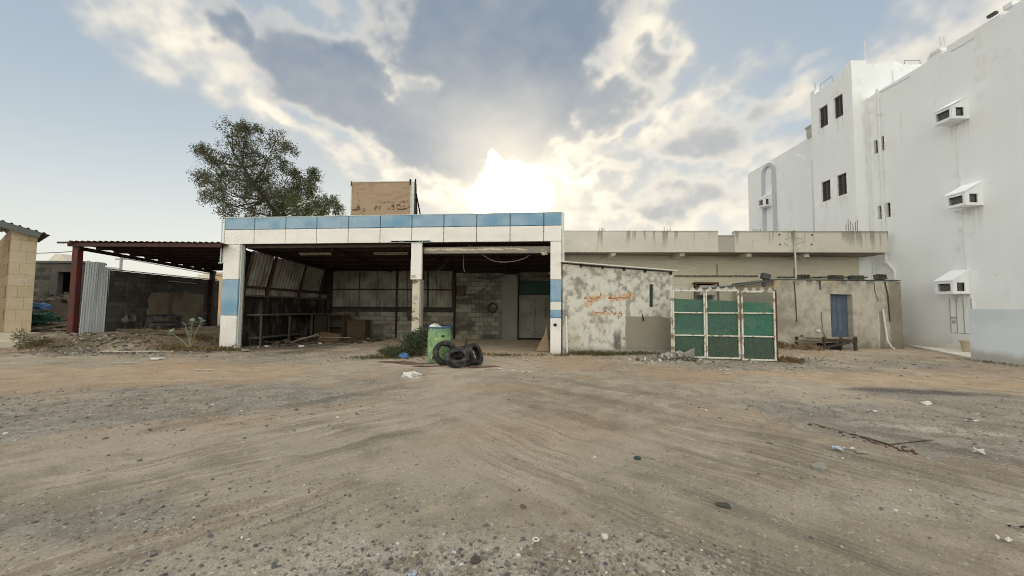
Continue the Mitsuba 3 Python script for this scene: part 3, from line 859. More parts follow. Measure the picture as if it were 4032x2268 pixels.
def blocks(holder, O, A, N, w, h, bw_, bh, mats, skip=None, gap=.014, proud=.012, seed=1):
    """Courses of block: O the lower corner, A along the wall, N out of it."""
    g = random.Random(seed)
    A, N = np.array(A, float), np.array(N, float)
    for r in range(int(round(h / bh))):
        off = -bw_ / 2 * (r % 2)
        k = 0
        while off + k * bw_ < w - .03:
            s0, s1 = max(0, off + k * bw_), min(w, off + (k + 1) * bw_)
            k += 1
            if s1 - s0 < .06 or (skip and skip((s0 + s1) / 2, (r + .5) * bh)):
                continue
            m = g.choice(mats)
            key = (round(s1 - s0, 2), bh, m, gap)
            if key not in BLOCKS:
                BLOCKS[key] = mikit.ply(box(gap / 2, s1 - s0 - gap / 2, gap / 2, bh - gap / 2, -.02, proud, .005), m)
            M = mat4(A, (0, 0, 1), N, np.array(O) + A * s0 + np.array([0, 0, r * bh]) + N * g.uniform(-.006, .006))
            scene[numbered(holder + '__block')] = {**BLOCKS[key], 'to_world': T(M)}


GN = -GW
blocks(bw, gp(.85, 5.95, -.02), GU, GN, 6.4, 1.32, .40, .22, ['m_block', 'm_block', 'm_block_b'], skip=lambda s, z: (s < 1.3 and z < 1.3) or (4.0 < s < 4.4 and .9 < z < 1.2), seed=3)
blocks(bw, gp(7.33, 5.95, -.02), GU, GN, 2.38, 3.3, .40, .22, ['m_block', 'm_block_b'], skip=lambda s, z: (s < .4 and 2.1 < z < 2.6), seed=4)
blocks(bw, gp(10.52, 5.95, 2.88), GU, GN, 1.7, .44, .40, .22, ['m_block', 'm_block_b'], seed=5)
part(bw, 'patch', plate([(0, -.05), (1.25, -.05), (1.35, .4), (1.2, .7), (1.28, 1.25), (0.6, 1.3), (0, 1.22)], [], .02, GU, (0, 0, 1), gp(.84, 5.945, 0)), 'm_render_old', label='patch of old smooth render low on the back wall')
u = .86
for wdt in (1.45, .95, 1.6, 1.1, 1.25):
    for z0, z1 in ((1.55, 2.40), (2.47, 3.38)):
        part(bw, 'wall_sheet', corr(gp(u, 5.90, z0), GU, (0, 0, 1), GN, wdt - .01, z1 - z0, .2, .026), 'm_old_sheet')
    u += wdt
for z in (1.51, 2.435):
    part(bw, 'wall_rail', box(.84, 7.27, 5.82, 5.89, z - .03, z + .03), 'm_steel', M=GM)
for u in (.80, 4.3, 5.62, 7.28):
    part(bw, 'wall_post', box(u - .035, u + .035, 5.80, 5.88, 0, 3.4), 'm_steel', M=GM)
part(bw, 'switch_box', box(4.85, 5.2, 5.86, 5.93, 1.02, 1.36, .01), 'm_wood_dark', M=GM)
part(bw, 'switch_box', box(7.42, 7.82, 5.8, 5.93, 2.12, 2.6, .01), 'm_wood_dark', M=GM)
part(bw, 'pilaster', box(9.72, 10.46, 5.62, 5.93, -.05, 3.2, .01), 'm_pilaster', M=GM)
win = part(bw, 'window', cat([box(10.55, 12.05, 5.86, 5.92, 2.22, 2.27), box(10.55, 12.05, 5.86, 5.92, 2.82, 2.87), box(10.55, 10.6, 5.86, 5.92, 2.27, 2.82), box(12.0, 12.05, 5.86, 5.92, 2.27, 2.82), box(10.6, 12.0, 5.90, 5.92, 2.27, 2.82)]
                          + [box(10.6, 12.0, 5.87, 5.90, 2.29 + .066 * k, 2.335 + .066 * k) for k in range(8)]), 'm_green_dark', M=GM, label='dark green louvred window at the back of the workshop')
dd = [box(10.52, 11.28, 5.84, 5.92, .1, 2.18), box(11.30, 12.06, 5.84, 5.92, .1, 2.18)]
for d0 in dd:
    x0, x1 = d0[0][:, 0].min(), d0[0][:, 0].max()
    rails = [box(x0, x1, 5.80, 5.84, z, z + .05) for z in (.1, .72, 1.36, 2.13)] + [box(x, x + .035, 5.80, 5.84, .1, 2.18) for x in (x0, x1 - .035)]
    rails += [box(x0 + .12 + k * .14, x0 + .15 + k * .14, 5.81, 5.84, .77, 2.13) for k in range(5)]
    part(bw, 'door_leaf', cat([box(x0 + .02, x1 - .02, 5.845, 5.90, .12, 2.16)] + rails), 'm_old_sheet', M=GM)
part(bw, 'chalk_scrawl', cat([tube([gp(u0, 5.925, z0) for u0, z0 in q], .014, 5) for q in
     ([(1.36, 1.05), (1.3, .95), (1.42, .84), (1.5, .9)], [(1.5, 1.08), (1.62, 1.12), (1.6, 1.0), (1.66, .9), (1.55, .8)], [(1.78, 1.05), (1.95, 1.06)], [(1.78, .92), (1.98, .93), (1.9, .86)],
      [(2.55, 1.25), (2.42, 1.22), (2.38, 1.0), (2.34, .75)], [(2.38, 1.02), (2.55, .98), (2.62, .95)])]), 'm_chalk', label='white scrawled writing on the back wall blocks')
wpart('end_wall', box(12.28, 12.42, .42, 6.0, -.1, 3.5), 'm_concrete')

# fittings that hang in it
def batten(u0, u1, w, z, label, m='m_trim', slope=0):
    k = thing('fluorescent_lamp', label, 'lamp')
    part(k, 'housing', box(u0, u1, w - .05, w + .05, z, z + .045, .005), m, M=GM)
    part(k, 'tube', tube([(u0 + .05, w, z - .03), (u1 - .05, w, z - .03)], .014), m, M=GM)
    for u in (u0 + .03, u1 - .05):
        part(k, 'holder', box(u, u + .025, w - .02, w + .02, z - .05, z - .002), m, M=GM)


batten(2.35, 3.65, 1.0, 3.56, 'fluorescent lamp under the roof of the left bay, the farther left one', 'm_wood')
batten(5.35, 6.7, 1.0, 3.56, 'fluorescent lamp under the roof of the left bay, next to the middle pillar', 'm_wood')
k = thing('fluorescent_lamp', 'empty twin fluorescent lamp fixture fixed under the white panels over the middle pillar', 'lamp')
part(k, 'housing', cat([box(6.45, 7.92, -.07, -.022, 3.845, 3.86), box(6.45, 7.92, -.07, -.022, 3.79, 3.80), box(6.45, 6.48, -.07, -.022, 3.80, 3.845), box(7.89, 7.92, -.07, -.022, 3.80, 3.845)]), 'm_trim', M=GM)
part(k, 'reflector', box(6.485, 7.885, -.035, -.024, 3.803, 3.843), 'm_dark', M=GM)
for u in (6.8, 6.9, 7.5, 7.6):
    part(k, 'clip', box(u, u + .02, -.06, -.036, 3.805, 3.84), 'm_trim', M=GM)


def cable(pts, r, m, label, name='hanging_cable'):
    q = []
    pts = np.array(pts, float)
    t = np.linspace(0, len(pts) - 1, 6 * len(pts))
    from scipy.interpolate import CubicSpline
    q = CubicSpline(np.arange(len(pts)), pts)(t) if len(pts) > 2 else np.array([pts[0] + (pts[1] - pts[0]) * s for s in np.linspace(0, 1, 6)])
    solo(name, tube(q, r, 6), m, label, 'cable')


cable([gp(9.1, .5, 3.78), gp(9.75, .6, 3.35), gp(10.1, .7, 3.2), gp(10.7, .7, 3.2), gp(11.3, .7, 3.42)], .011, 'm_cable_pale', 'pale cable looping under the lintel of the right bay')
cable([gp(8.5, 1.0, 3.6), gp(8.2, 1.1, 3.3), gp(7.75, .8, 2.7), gp(7.3, .06, 2.36)], .012, 'm_cable', 'black cable running from the middle pillar up to the roof')
cable([gp(8.85, 1.0, 3.6), gp(8.83, 1.0, 3.2), gp(8.88, 1.0, 2.85)], .009, 'm_cable_pale', 'thin cable hanging straight down in the right bay')
cable([gp(7.8, 5.7, 2.2), gp(8.6, 5.7, 2.35), gp(9.1, 5.6, 2.75), gp(9.35, 5.5, 3.1)], .016, 'm_cable', 'dark cable across the block back wall of the right bay')
cable([gp(8.3, 5.6, 3.1), gp(9.3, 5.6, 3.0), gp(10.0, 5.55, 3.18), gp(10.5, 5.5, 3.05), gp(10.55, 5.5, 2.7)], .02, 'm_cable', 'thick dark cable draped over the pale pilaster at the back')

# the bench, boards and rubbish inside
k = thing('workbench', 'black wooden workbench along the left wall of the workshop', 'workbench')
part(k, 'top', box(.66, 1.25, .5, 5.2, 1.17, 1.22), 'm_wood_dark', M=GM)
for w in (.6, 2.2, 3.7, 5.1):
    part(k, 'leg', box(1.16, 1.22, w - .03, w + .03, -.03, 1.17), 'm_wood_dark', M=GM)
part(k, 'lower_shelf', box(.68, 1.1, .6, 3.2, .30, .34), 'm_wood_dark', M=GM)
k = thing('cabinet', 'low open black metal cabinet at the back end of the workbench', 'cabinet')
part(k, 'carcass', cat([box(1.0, 1.04, 4.2, 5.6, 0, 1.15), box(1.0, 2.0, 5.56, 5.6, 0, 1.15), box(1.96, 2.0, 4.9, 5.6, 0, 1.15), box(1.0, 2.0, 4.9, 5.6, 1.11, 1.15)]), 'm_wood_dark', M=GM)
part(k, 'shelf', box(1.05, 1.95, 4.95, 5.55, .55, .58), 'm_wood_dark', M=GM)
k = solo('crate', cat([box(2.05, 3.0, 5.2, 5.75, 0, .85, .01), box(2.02, 3.03, 5.17, 5.78, .86, .9)]), 'm_card', 'brown wooden crate against the back wall of the left bay', 'crate', M=GM)
solo('sheet_of_cardboard', xf(box(0, .95, -.008, .008, 0, .5), GM @ move(2.15, 2.6, .02) @ rot((1, 0, 0), -28) @ rot((0, 1, 0), 8)), 'm_card', 'brown cardboard sheet slumped on the rubbish in the left bay', 'cardboard')
for i, (u, w, a, l) in enumerate(((1.6, 1.7, 25, 1.1), (1.9, 1.5, -30, .9), (1.5, 2.4, 60, 1.0), (2.3, 2.6, 10, 1.3))):
    solo('plank', xf(box(0, l, -.05, .05, -.012, .012), GM @ move(u, w, .08 + .05 * i) @ rot((0, 0, 1), a) @ rot((0, 1, 0), -18 + 6 * i)), 'm_wood', ('splintered plank sticking up nearest the left pillar inside the left bay', 'short plank lying across the front of the heap in the left bay', 'plank pointing to the back wall on the heap in the left bay', 'longest plank at the right end of the heap in the left bay')[i], 'plank')
hp = []
for i in range(320):
    u, w = rnd.uniform(.7, 4.4), rnd.uniform(.7, 5.6)
    if u - .7 > 1.9 and w < 2.4:
        continue
    hp.append(xf(chunk(rnd.uniform(.03, .19), i, .5), GM @ move(u, w, .02 + .12 * rnd.random() * (u < 1.8)) @ rot((0, 0, 1), rnd.uniform(0, 360))))
solo('rubbish_heap', cat(hp), 'm_wood_dark', 'dark rubbish heaped under the workbench and over the floor of the left bay', 'rubbish', kind='stuff')
for i, (u, w, r, lab) in enumerate(((2.75, .75, .13, 'white scrap of paper on the floor in the middle of the left bay'), (1.55, .5, .12, 'pale crumpled paper just inside the left pillar'), (5.0, 4.9, .16, 'grey crumpled bag near the back wall of the left bay'),
                                  (2.7, 2.0, .12, 'white crumpled scrap on the edge of the rubbish in the left bay'), (3.6, 4.3, .1, 'small white scrap in front of the brown crate'))):
    solo('paper_scrap', xf(chunk(r, 40 + i, .4), GM @ move(u, w, .04)), 'm_litter' if i != 2 else 'm_litter_grey', lab, 'litter')
solo('board', xf(plate([(0, 0), (.32, .62), (.40, .9), (.46, .1), (.45, 0)], [], .012, (1, 0, 0), (0, 0, 1), (0, 0, 0)), GM @ move(11.55, .72, .02) @ rot((0, 0, 1), 12) @ rot((1, 0, 0), -8)), 'm_board', 'torn brown board leaning inside the right pillar', 'board')
solo('hoop', xf(lathe([(.22, -.02), (.24, 0), (.22, .02), (.20, 0), (.22, -.02)], 24), mat4(GU, (0, 0, 1), GW, gp(9.2, 5.86, 1.55))), 'm_dark', 'thin dark hoop hanging on the block wall of the right bay', 'hoop')

# ------------------------------------------------------------------ billboard on the workshop roof
bb = thing('billboard', 'brown weathered billboard with faded pictures of a car and tyres on the workshop roof', 'billboard')
BA = np.array([.998, -.06, 0.0])
BO = np.array([-6.10, 14.42, 4.98])
BMAT = mat4(BA, (.06, .998, 0), (0, 0, 1), BO)


def bpart(name, mesh, m, **kw):
    return part(bb, name, mesh, m, M=BMAT, **kw)


bpart('panel', box(0, 2.27, 0, .03, 0, 1.26), 'm_board')
for a in (box(-.03, 2.30, -.025, .06, 1.262, 1.295, .004), box(-.06, 2.33, -.03, .06, -.04, -.002, .004), box(-.03, -.002, -.02, .06, 0, 1.26, .004), box(2.272, 2.30, -.02, .06, 0, 1.26, .004)):
    bpart('frame', a, 'm_trim')
bpart('side_panel', box(2.31, 2.39, .0, .35, -.02, 1.28), 'm_trim')
bpart('post', bar((2.43, .1, -.5), (2.41, .1, 1.40), .045), 'm_steel')
bpart('post', bar((2.43, .4, -.5), (2.40, .12, 1.32), .05), 'm_steel')
bpart('post', bar((2.56, .9, -.6), (2.43, .12, .9), .04), 'm_steel')
bpart('post', bar((-.02, .1, -.5), (-.02, .1, 1.3), .045), 'm_steel')
bpart('post', bar((1.1, .1, -.5), (1.1, .1, 1.2), .045), 'm_steel')
bpart('clamp', cat([box(2.23, 2.28, -.035, -.026, 1.13, 1.36), box(2.21, 2.30, -.036, -.027, 1.29, 1.32)]), 'm_steel')
bpart('clamp', box(-.04, .0, -.035, -.026, 1.12, 1.30), 'm_steel')


def flat(polys, m, name, t=.003, label=None):
    """Print: outlines in the billboard's own metres."""
    ms = [plate(q, [], t, (1, 0, 0), (0, 0, 1), (0, -.001, 0)) for q in polys]
    return bpart(name, cat(ms), m, label=label)


def zb(x, z):
    return ((x - 85) * .001105, (1305 - z) * .001165)


def pz(*q):
    return [zb(*a) for a in q]


def ring(cx, cz, rx, rz, k=.55, n=18):
    a = [(cx + rx * math.cos(g), cz + rz * math.sin(g)) for g in np.linspace(0, 2 * math.pi, n, endpoint=False)]
    return a, [(cx + rx * k * math.cos(g), cz + rz * k * math.sin(g)) for g in np.linspace(0, 2 * math.pi, n, endpoint=False)]


def stroke(pts, w):
    g = LineString(pts).buffer(w, cap_style=1, quad_segs=3)
    return list(g.exterior.coords)[:-1]


car = [pz((1655, 1065), (1720, 1085), (1890, 1095), (1985, 1075), (2095, 1040), (2095, 1075), (1960, 1130), (1850, 1150), (1700, 1125), (1665, 1095))]
car += [pz((1670, 940), (1790, 945), (1780, 1000), (1670, 1005)), pz((1640, 1015), (1700, 1025), (1700, 1045), (1650, 1035)), pz((1760, 1020), (1850, 1020), (1850, 1040), (1765, 1040))]
car += [[zb(*c) for c in stroke(q, 5)] for q in ([(1760, 905), (1800, 860), (1860, 835), (2060, 840)], [(1760, 905), (2080, 905)], [(1900, 835), (1880, 905)], [(2020, 840), (2070, 900)])]
car += [pz((1870, 905), (1890, 855), (1950, 850), (1940, 905))]
flat(car, 'm_ink', 'car_picture')
for cx, cz, rx, rz in ((1925, 1060, 38, 78), (2107, 1015, 22, 55)):
    o, i = ring(cx, cz, rx, rz, .6)
    bpart('wheel_picture', plate([zb(*a) for a in o], [[zb(*a) for a in i]], .004, (1, 0, 0), (0, 0, 1), (0, -.001, 0)), 'm_ink')
flat([pz((880, 1090), (905, 1030), (945, 990), (990, 1010), (1000, 1090), (970, 1080), (950, 1040), (930, 1060), (940, 1140), (900, 1145)), pz((1040, 1080), (1060, 1010), (1120, 985), (1130, 1010), (1090, 1030), (1075, 1080), (1115, 1110), (1070, 1125))], 'm_ink', 'tyre_picture')
flat([pz((1475, 1050), (1485, 960), (1510, 950), (1525, 975), (1550, 950), (1585, 960), (1590, 1130), (1480, 1140), (1500, 1110), (1560, 1115), (1545, 1050)), pz((1355, 1035), (1410, 1035), (1410, 1050), (1365, 1055)), pz((1345, 1090), (1435, 1080), (1440, 1115), (1345, 1118))], 'm_ink', 'bottle_picture')
flat([pz((110, 1105), (180, 1085), (300, 1095), (390, 1070), (415, 1110), (370, 1135), (240, 1155), (125, 1150)), pz((255, 1080), (280, 1010), (350, 985), (385, 1030), (390, 1065), (310, 1090)), pz((470, 1075), (555, 1070), (560, 1100), (500, 1105)), pz((455, 1150), (590, 1120), (590, 1155), (500, 1175))], 'm_ink', 'tool_picture')
flat([[zb(*c) for c in stroke(q, 6)] for q in ([(310, 770), (335, 850), (400, 800)], [(440, 1180), (490, 1240), (540, 1300)], [(345, 920), (355, 990)], [(290, 890), (280, 1000)], [(285, 280), (290, 330)], [(285, 530), (285, 620)])], 'm_ink', 'scratch_marks')
flat([[zb(*c) for c in stroke(q, 5)] for q in ([(1140, 870), (1145, 915), (1225, 915), (1225, 880)], [(1255, 875), (1258, 910)], [(1285, 905), (1320, 910), (1330, 895)], [(1360, 855), (1362, 908)], [(1390, 905), (1440, 908), (1445, 890)], [(1470, 905), (1520, 900), (1530, 870)], [(1530, 902), (1590, 900)])], 'm_ink', 'faded_writing')
flat([[zb(*c) for c in stroke(q, 4)] for q in ([(610, 595), (680, 590)], [(730, 598), (830, 590), (905, 592)], [(925, 595), (1000, 590), (1030, 575)], [(1210, 600), (1330, 590), (1420, 585)], [(1450, 590), (1570, 575)], [(1680, 640), (1720, 580), (1850, 572)], [(440, 655), (480, 640), (520, 600)])], 'm_ink_faint', 'faded_writing')

# ------------------------------------------------------------------ carport, its block wall and the leaning sheet
cp = thing('carport', 'dark red steel carport with a ribbed sheet roof between the tan house and the workshop', 'carport')
CZ = lambda y: 3.76 - .052 * (y - 13.7)
part(cp, 'roof_sheet', corr((-15.9, 13.62, CZ(13.62)), (1, 0, 0), np.array([0, 1, -.052]), (0, 0, 1), 5.5, 6.5, .21, .04), 'm_red_sheet')
part(cp, 'front_beam', bar((-15.9, 13.72, CZ(13.7) - .085), (-10.45, 13.72, CZ(13.7) - .075), .07, .13), 'm_red_sheet')
part(cp, 'side_beam', bar((-15.62, 13.8, 3.56), (-15.42, 20.0, 3.26), .10, .12), 'm_steel')
part(cp, 'side_beam', bar((-10.9, 14.4, 3.5), (-10.5, 20.0, 3.26), .08, .12), 'm_steel')
for i in range(10):
    y = 13.98 + i * .645
    part(cp, 'purlin', bar((-15.8, y, CZ(y) - .05), (-10.6, y, CZ(y) - .05), .16, .09), 'm_steel')
part(cp, 'post', box(-15.85, -15.64, 13.80, 14.0, .25, 3.66, .012), 'm_red_steel')
part(cp, 'post', box(-15.42, -15.24, 19.6, 19.78, .3, 3.32, .012), 'm_steel')
part(cp, 'eave_board', box(-16.12, -15.65, 13.55, 13.6, 3.69, 3.75), 'm_wood_dark')

bk = thing('block_wall', 'dark sooty concrete block wall along the left side under the carport', 'wall')
part(bk, 'core', box(-15.62, -15.435, 14.72, 20.3, .2, 2.86), 'm_mortar')
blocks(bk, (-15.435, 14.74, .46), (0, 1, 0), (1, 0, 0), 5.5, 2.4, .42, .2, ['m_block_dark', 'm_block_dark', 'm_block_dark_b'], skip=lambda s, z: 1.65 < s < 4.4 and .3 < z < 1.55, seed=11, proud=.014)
part(bk, 'pilaster', box(-15.43, -15.36, 15.42, 15.62, .3, 2.75), 'm_block_dark')
part(bk, 'plaster_patch', plate([(16.25, .6), (19.25, .55), (19.3, 2.1), (18.1, 2.14), (16.5, 2.08), (16.36, 1.75), (16.42, 1.45), (16.3, 1.3), (16.36, 1.05)], [], .03, (0, 1, 0), (0, 0, 1), (-15.43, 0, 0)), 'm_render_old', label='patch of old yellowish plaster on the block wall')
part(bk, 'coping_sheet', corr((-15.70, 14.7, 2.90), (0, 1, 0), (1, 0, -.08), (0, 0, 1), 5.5, .34, .18, .035), 'm_roof_grey')
k = thing('fluorescent_lamp', 'long lamp tube fixed high on the dark block wall under the carport', 'lamp')
part(k, 'tube', tube([(-15.33, 17.2, 2.62), (-15.33, 18.7, 2.60)], .022), 'm_cable_pale')
part(k, 'bracket', box(-15.42, -15.34, 17.25, 18.65, 2.56, 2.58), 'm_steel')
ls = thing('corrugated_sheet', 'pale grey corrugated metal sheets standing upright beside the red carport post', 'metal sheet')
jag = lambda s: .03 * np.sin(s * 9) + .02 * np.sin(s * 23)
part(ls, 'sheet', corr((-15.42, 13.80, .42), (-.02, 1, 0), (.03, 0, 1), (1, .02, 0), .44, 2.66, .088, .036, 'sine', rows=6, jag=jag), 'm_galvanised', smooth=40)
part(ls, 'sheet', corr((-15.44, 14.19, .46), (-.02, 1, 0), (.01, .0, 1), (1, .02, 0), .36, 2.66, .088, .036, 'sine', rows=6), 'm_galvanised', smooth=40)
part(ls, 'sheet', corr((-15.46, 14.48, .50), (-.02, 1, 0), (.01, .0, 1), (1, .02, 0), .27, 2.42, .088, .036, 'sine', rows=6, jag=jag), 'm_galvanised', smooth=40)

# ------------------------------------------------------------------ tan stone house at the left edge
th = thing('stone_house', 'tan stone clad house with a sloping grey sheet roof at the left edge', 'house')
HA, HB = np.array([.56, .83, 0]), np.array([-.83, .56, 0])          # along the lit end wall, along the front
HN = np.array([-17.36, 14.0, 0]) - .585 * HA                          # their corner, nearest the camera
HM = mat4(HA, -HB, (0, 0, 1), HN)                                     # x along the end wall, -y along the front
ROOFZ = lambda s: 4.19 - .36 * s
part(th, 'wall', plate([(0.02, .35), (.575, .35), (.575, ROOFZ(.575)), (0.02, ROOFZ(.02))], [], .20, HA, (0, 0, 1), HN + HB * .225), 'm_tan_shaded')
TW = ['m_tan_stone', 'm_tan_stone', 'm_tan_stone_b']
for r in range(9):
    z0, z1 = .52 + .413 * r, .52 + .413 * (r + 1)
    cuts = [0, .22, .585] if r % 2 else [0, .37, .585]
    for a, b in zip(cuts, cuts[1:]):
        q = [(a + .003, z0 + .003), (b - .003, z0 + .003), (b - .003, min(z1 - .003, ROOFZ(b) - .03)), (a + .003, min(z1 - .003, ROOFZ(a) - .03))]
        if q[2][1] - q[1][1] < .05 or q[3][1] - q[0][1] < .05:
            continue
        part(th + '__wall', 'stone', plate(q, [], .026, HA, (0, 0, 1), HN + HB * (.026 + rnd.uniform(-.003, .003))), rnd.choice(TW))
part(th, 'front_wall', box(0.03, .3, -8, -.03, .3, 4.12), 'm_tan_shaded', M=HM, label='front wall of the tan house, its shade put into the stone colour')
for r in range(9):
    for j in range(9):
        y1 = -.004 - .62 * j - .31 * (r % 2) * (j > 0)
        part(th + '__front_wall', 'stone', box(.004, .03, y1 - .6, y1, .525 + .413 * r, .515 + .413 * (r + 1)), 'm_tan_shaded', M=HM)
part(th, 'step', box(-19.3, -16.98, 13.5, 14.0, .24, .515, .01), 'm_step_stone')
part(th, 'step', box(-19.3, -16.5, 13.2, 14.0, -.1, .255, .01), 'm_step_stone')
RT, RP = np.array([-16.78, 13.9, 4.01]), np.array([-18.14, 12.9, 4.55])
RD = (RP - RT) / np.linalg.norm(RP - RT)
part(th, 'roof', corr(RT + [0, 0, .03], RD, (-.83, .56, .0), (0, 0, 1), 3.4, 3.0, .2, .04), 'm_roof_grey')
part(th, 'roof_edge', bar(RT + RD * .25 - [0, 0, .08], RT + RD * 3.4 - [0, 0, .08], .04, .2), 'm_roof_grey')
part(th, 'eave', bar(HN - HA * .3 + [0, 0, ROOFZ(-.3) + .02], HN + HA * .62 + [0, 0, ROOFZ(.62) + .02], .10, .07), 'm_step_stone')
part(th, 'socket', cat([box(.22, .31, .004, .012, 2.36, 2.42), box(.33, .42, .004, .012, 2.31, 2.41)]), 'm_litter', M=mat4(HA, np.cross(HA, (0, 0, 1.0)), (0, 0, 1), HN), label='broken white electrical plates on the tan stone wall')

# ------------------------------------------------------------------ block outbuilding and rubbish behind, left
ob = thing('outbuilding', 'low dark concrete block outbuilding with an open black doorway behind the red post', 'building')
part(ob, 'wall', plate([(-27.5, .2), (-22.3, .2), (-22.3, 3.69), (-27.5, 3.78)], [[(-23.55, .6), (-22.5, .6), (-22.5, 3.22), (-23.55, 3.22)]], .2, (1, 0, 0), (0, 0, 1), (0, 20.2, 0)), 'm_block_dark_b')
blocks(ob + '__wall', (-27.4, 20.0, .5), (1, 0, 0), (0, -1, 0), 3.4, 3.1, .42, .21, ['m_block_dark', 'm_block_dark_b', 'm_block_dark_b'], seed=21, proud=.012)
part(ob, 'door_frame', cat([box(-23.9, -23.56, 19.96, 20.02, .5, 3.45), box(-23.56, -22.5, 19.96, 20.02, 3.23, 3.45)]), 'm_block_dark_b')
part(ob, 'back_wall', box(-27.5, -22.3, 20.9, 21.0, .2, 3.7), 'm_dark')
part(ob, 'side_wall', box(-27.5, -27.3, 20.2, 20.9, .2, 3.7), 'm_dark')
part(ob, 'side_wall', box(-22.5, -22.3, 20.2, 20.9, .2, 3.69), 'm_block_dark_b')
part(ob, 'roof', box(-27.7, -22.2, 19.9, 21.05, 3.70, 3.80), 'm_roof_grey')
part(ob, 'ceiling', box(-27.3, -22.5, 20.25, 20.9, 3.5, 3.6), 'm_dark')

heap_v = []
hx, hy = np.meshgrid(np.linspace(-24, -16.6, 46), np.linspace(14.6, 19.8, 36))
hz = .42 + 1.55 * np.exp(-((hx + 21.0) / 2.3) ** 2 - ((hy - 18.2) / 1.5) ** 2) + .35 * np.exp(-((hx + 18.3) / 1.6) ** 2 - ((hy - 15.9) / .9) ** 2)
hz = hz + .22 * (meshkit.fbm(np.stack([hx, hy, 0 * hx], -1) * 2.2, 4, 3) - .5)
edge = np.minimum(np.minimum(hx + 24, -16.6 - hx) / .5, np.minimum(hy - 14.6, 19.8 - hy) / .5)
hz = np.where(edge < 1, .3 + (hz - .3) * np.clip(edge, 0, 1), hz)
mm, nn = hx.shape[1], hx.shape[0]
q = (np.arange(nn - 1)[:, None] * mm + np.arange(mm - 1)[None]).ravel()
hp = thing('rubbish_pile', 'pile of brown rubbish, earth and broken boards in front of the dark outbuilding doorway', 'rubbish pile')
part(hp, 'earth', (np.stack([hx, hy, hz], -1).reshape(-1, 3), np.vstack([np.stack([q, q + 1, q + mm + 1], 1), np.stack([q, q + mm + 1, q + mm], 1)])), 'm_rubble_brown', smooth=True)


def heap_z(x, y):
    return float(.42 + 1.55 * math.exp(-((x + 21.0) / 2.3) ** 2 - ((y - 18.2) / 1.5) ** 2) + .35 * math.exp(-((x + 18.3) / 1.6) ** 2 - ((y - 15.9) / .9) ** 2))


for i in range(120):
    x, y = rnd.uniform(-22.5, -16.8), rnd.uniform(14.8, 18.4)
    part(hp, 'lump', xf(chunk(rnd.uniform(.07, .24), 300 + i, .5), move(x, y, heap_z(x, y)) @ rot((rnd.random(), rnd.random(), 1), rnd.uniform(0, 360))), rnd.choice(['m_rubble_brown', 'm_rubble_brown', 'm_rubble', 'm_wood_dark', 'm_wood']))


for i in range(90):
    x, y = rnd.gauss(-17.9, .9), rnd.uniform(14.5, 15.9)
    if x > -16.1:
        continue
    part(hp, 'lump', xf(chunk(rnd.uniform(.10, .32), 5000 + i, .28), move(x, y, max(gz(x, y), heap_z(x, y) - .05) + .10 * rnd.random()) @ rot((rnd.random(), rnd.random(), 1), rnd.uniform(-30, 30))), rnd.choice(['m_rubble', 'm_wood', 'm_wood', 'm_rubble_brown', 'm_wood_dark']))


def crumple(rx, ry, rz, seed, n=3):
    m = trimesh.creation.icosphere(n)
    v = m.vertices * (0.55 + 0.9 * meshkit.fbm(m.vertices * 2.3 + seed * 7.1, 4, seed))[:, None]
    v = v * np.array([rx, ry, rz])
    v[:, 2] = np.maximum(v[:, 2], -rz * .25)
    return v, np.array(m.faces)


solo('plastic_sheet', crumple(.36, .25, .22, 3), 'm_blue_bag', 'crumpled blue plastic on the rubbish pile beside the tan house', 'plastic sheet', M=move(-20.2, 16.6, 1.38))
solo('tarpaulin', crumple(.62, .35, .36, 5, 4), 'm_tarp', 'dark green tarpaulin bundled low on the rubbish pile beside the tan house', 'tarpaulin', M=move(-19.0, 15.75, .86))
for i, (p0, p1, lab) in enumerate((((-19.5, 16.2, 1.18), (-17.4, 16.6, 1.08), 'long pale plank high on the rubbish pile left of the red post'), ((-18.1, 15.2, .78), (-16.5, 15.0, .86), 'broad weathered plank just left of the red post'),
                                 ((-17.9, 14.8, .62), (-16.4, 15.5, .95), 'plank tilted against others left of the red post'), ((-17.2, 14.6, .58), (-16.2, 14.7, .62), 'short plank at the foot of the red post'))):
    solo('plank', bar(p0, p1, .15 + .05 * (i == 1), .03), 'm_wood', lab, 'plank')
for i, (p0, p1, lab) in enumerate((((-15.0, 14.75, .58), (-11.3, 15.0, .50), 'long squared timber lying across the floor of the carport, the farther one'), ((-14.3, 13.85, .48), (-11.9, 15.1, .50), 'long squared timber lying askew across the carport, the nearer one'))):
    solo('timber', bar(p0, p1, .09, .09), 'm_rubble_brown', lab, 'timber')


# ------------------------------------------------------------------ flat-roofed concrete building behind the yard
cb = thing('concrete_building', 'long single storey flat roofed building with a stained concrete fascia over a cream block wall', 'building')
FT = lambda x: 5.115 + .0068 * (x - 2)
for x0, x1, m, drop in ((1.95, 3.93, 'm_fascia', 0), (3.94, 9.46, 'm_fascia', .0), (9.464, 10.226, 'm_fascia_grey', .20), (10.23, 17.3, 'm_fascia', 0)):
    part(cb, 'fascia', plate([(x0, FT(x0) - .985), (x1, FT(x1) - .985), (x1, FT(x1) - drop), (x0, FT(x0) - drop)], [], .22, (1, 0, 0), (0, 0, 1), (0, 17.82 + (.004 if drop else 0), 0)), m, label='greyer lower length of fascia in the gap of the parapet' if drop else None)
part(cb, 'parapet_patch', box(7.95, 9.455, 17.585, 17.61, 4.98, 5.155), 'm_fascia')
part(cb, 'parapet_patch', box(10.24, 11.6, 17.585, 17.61, 5.0, 5.17), 'm_fascia')
part(cb, 'soffit', box(1.95, 17.28, 17.83, 21.0, 4.17, 4.32), 'm_soffit')
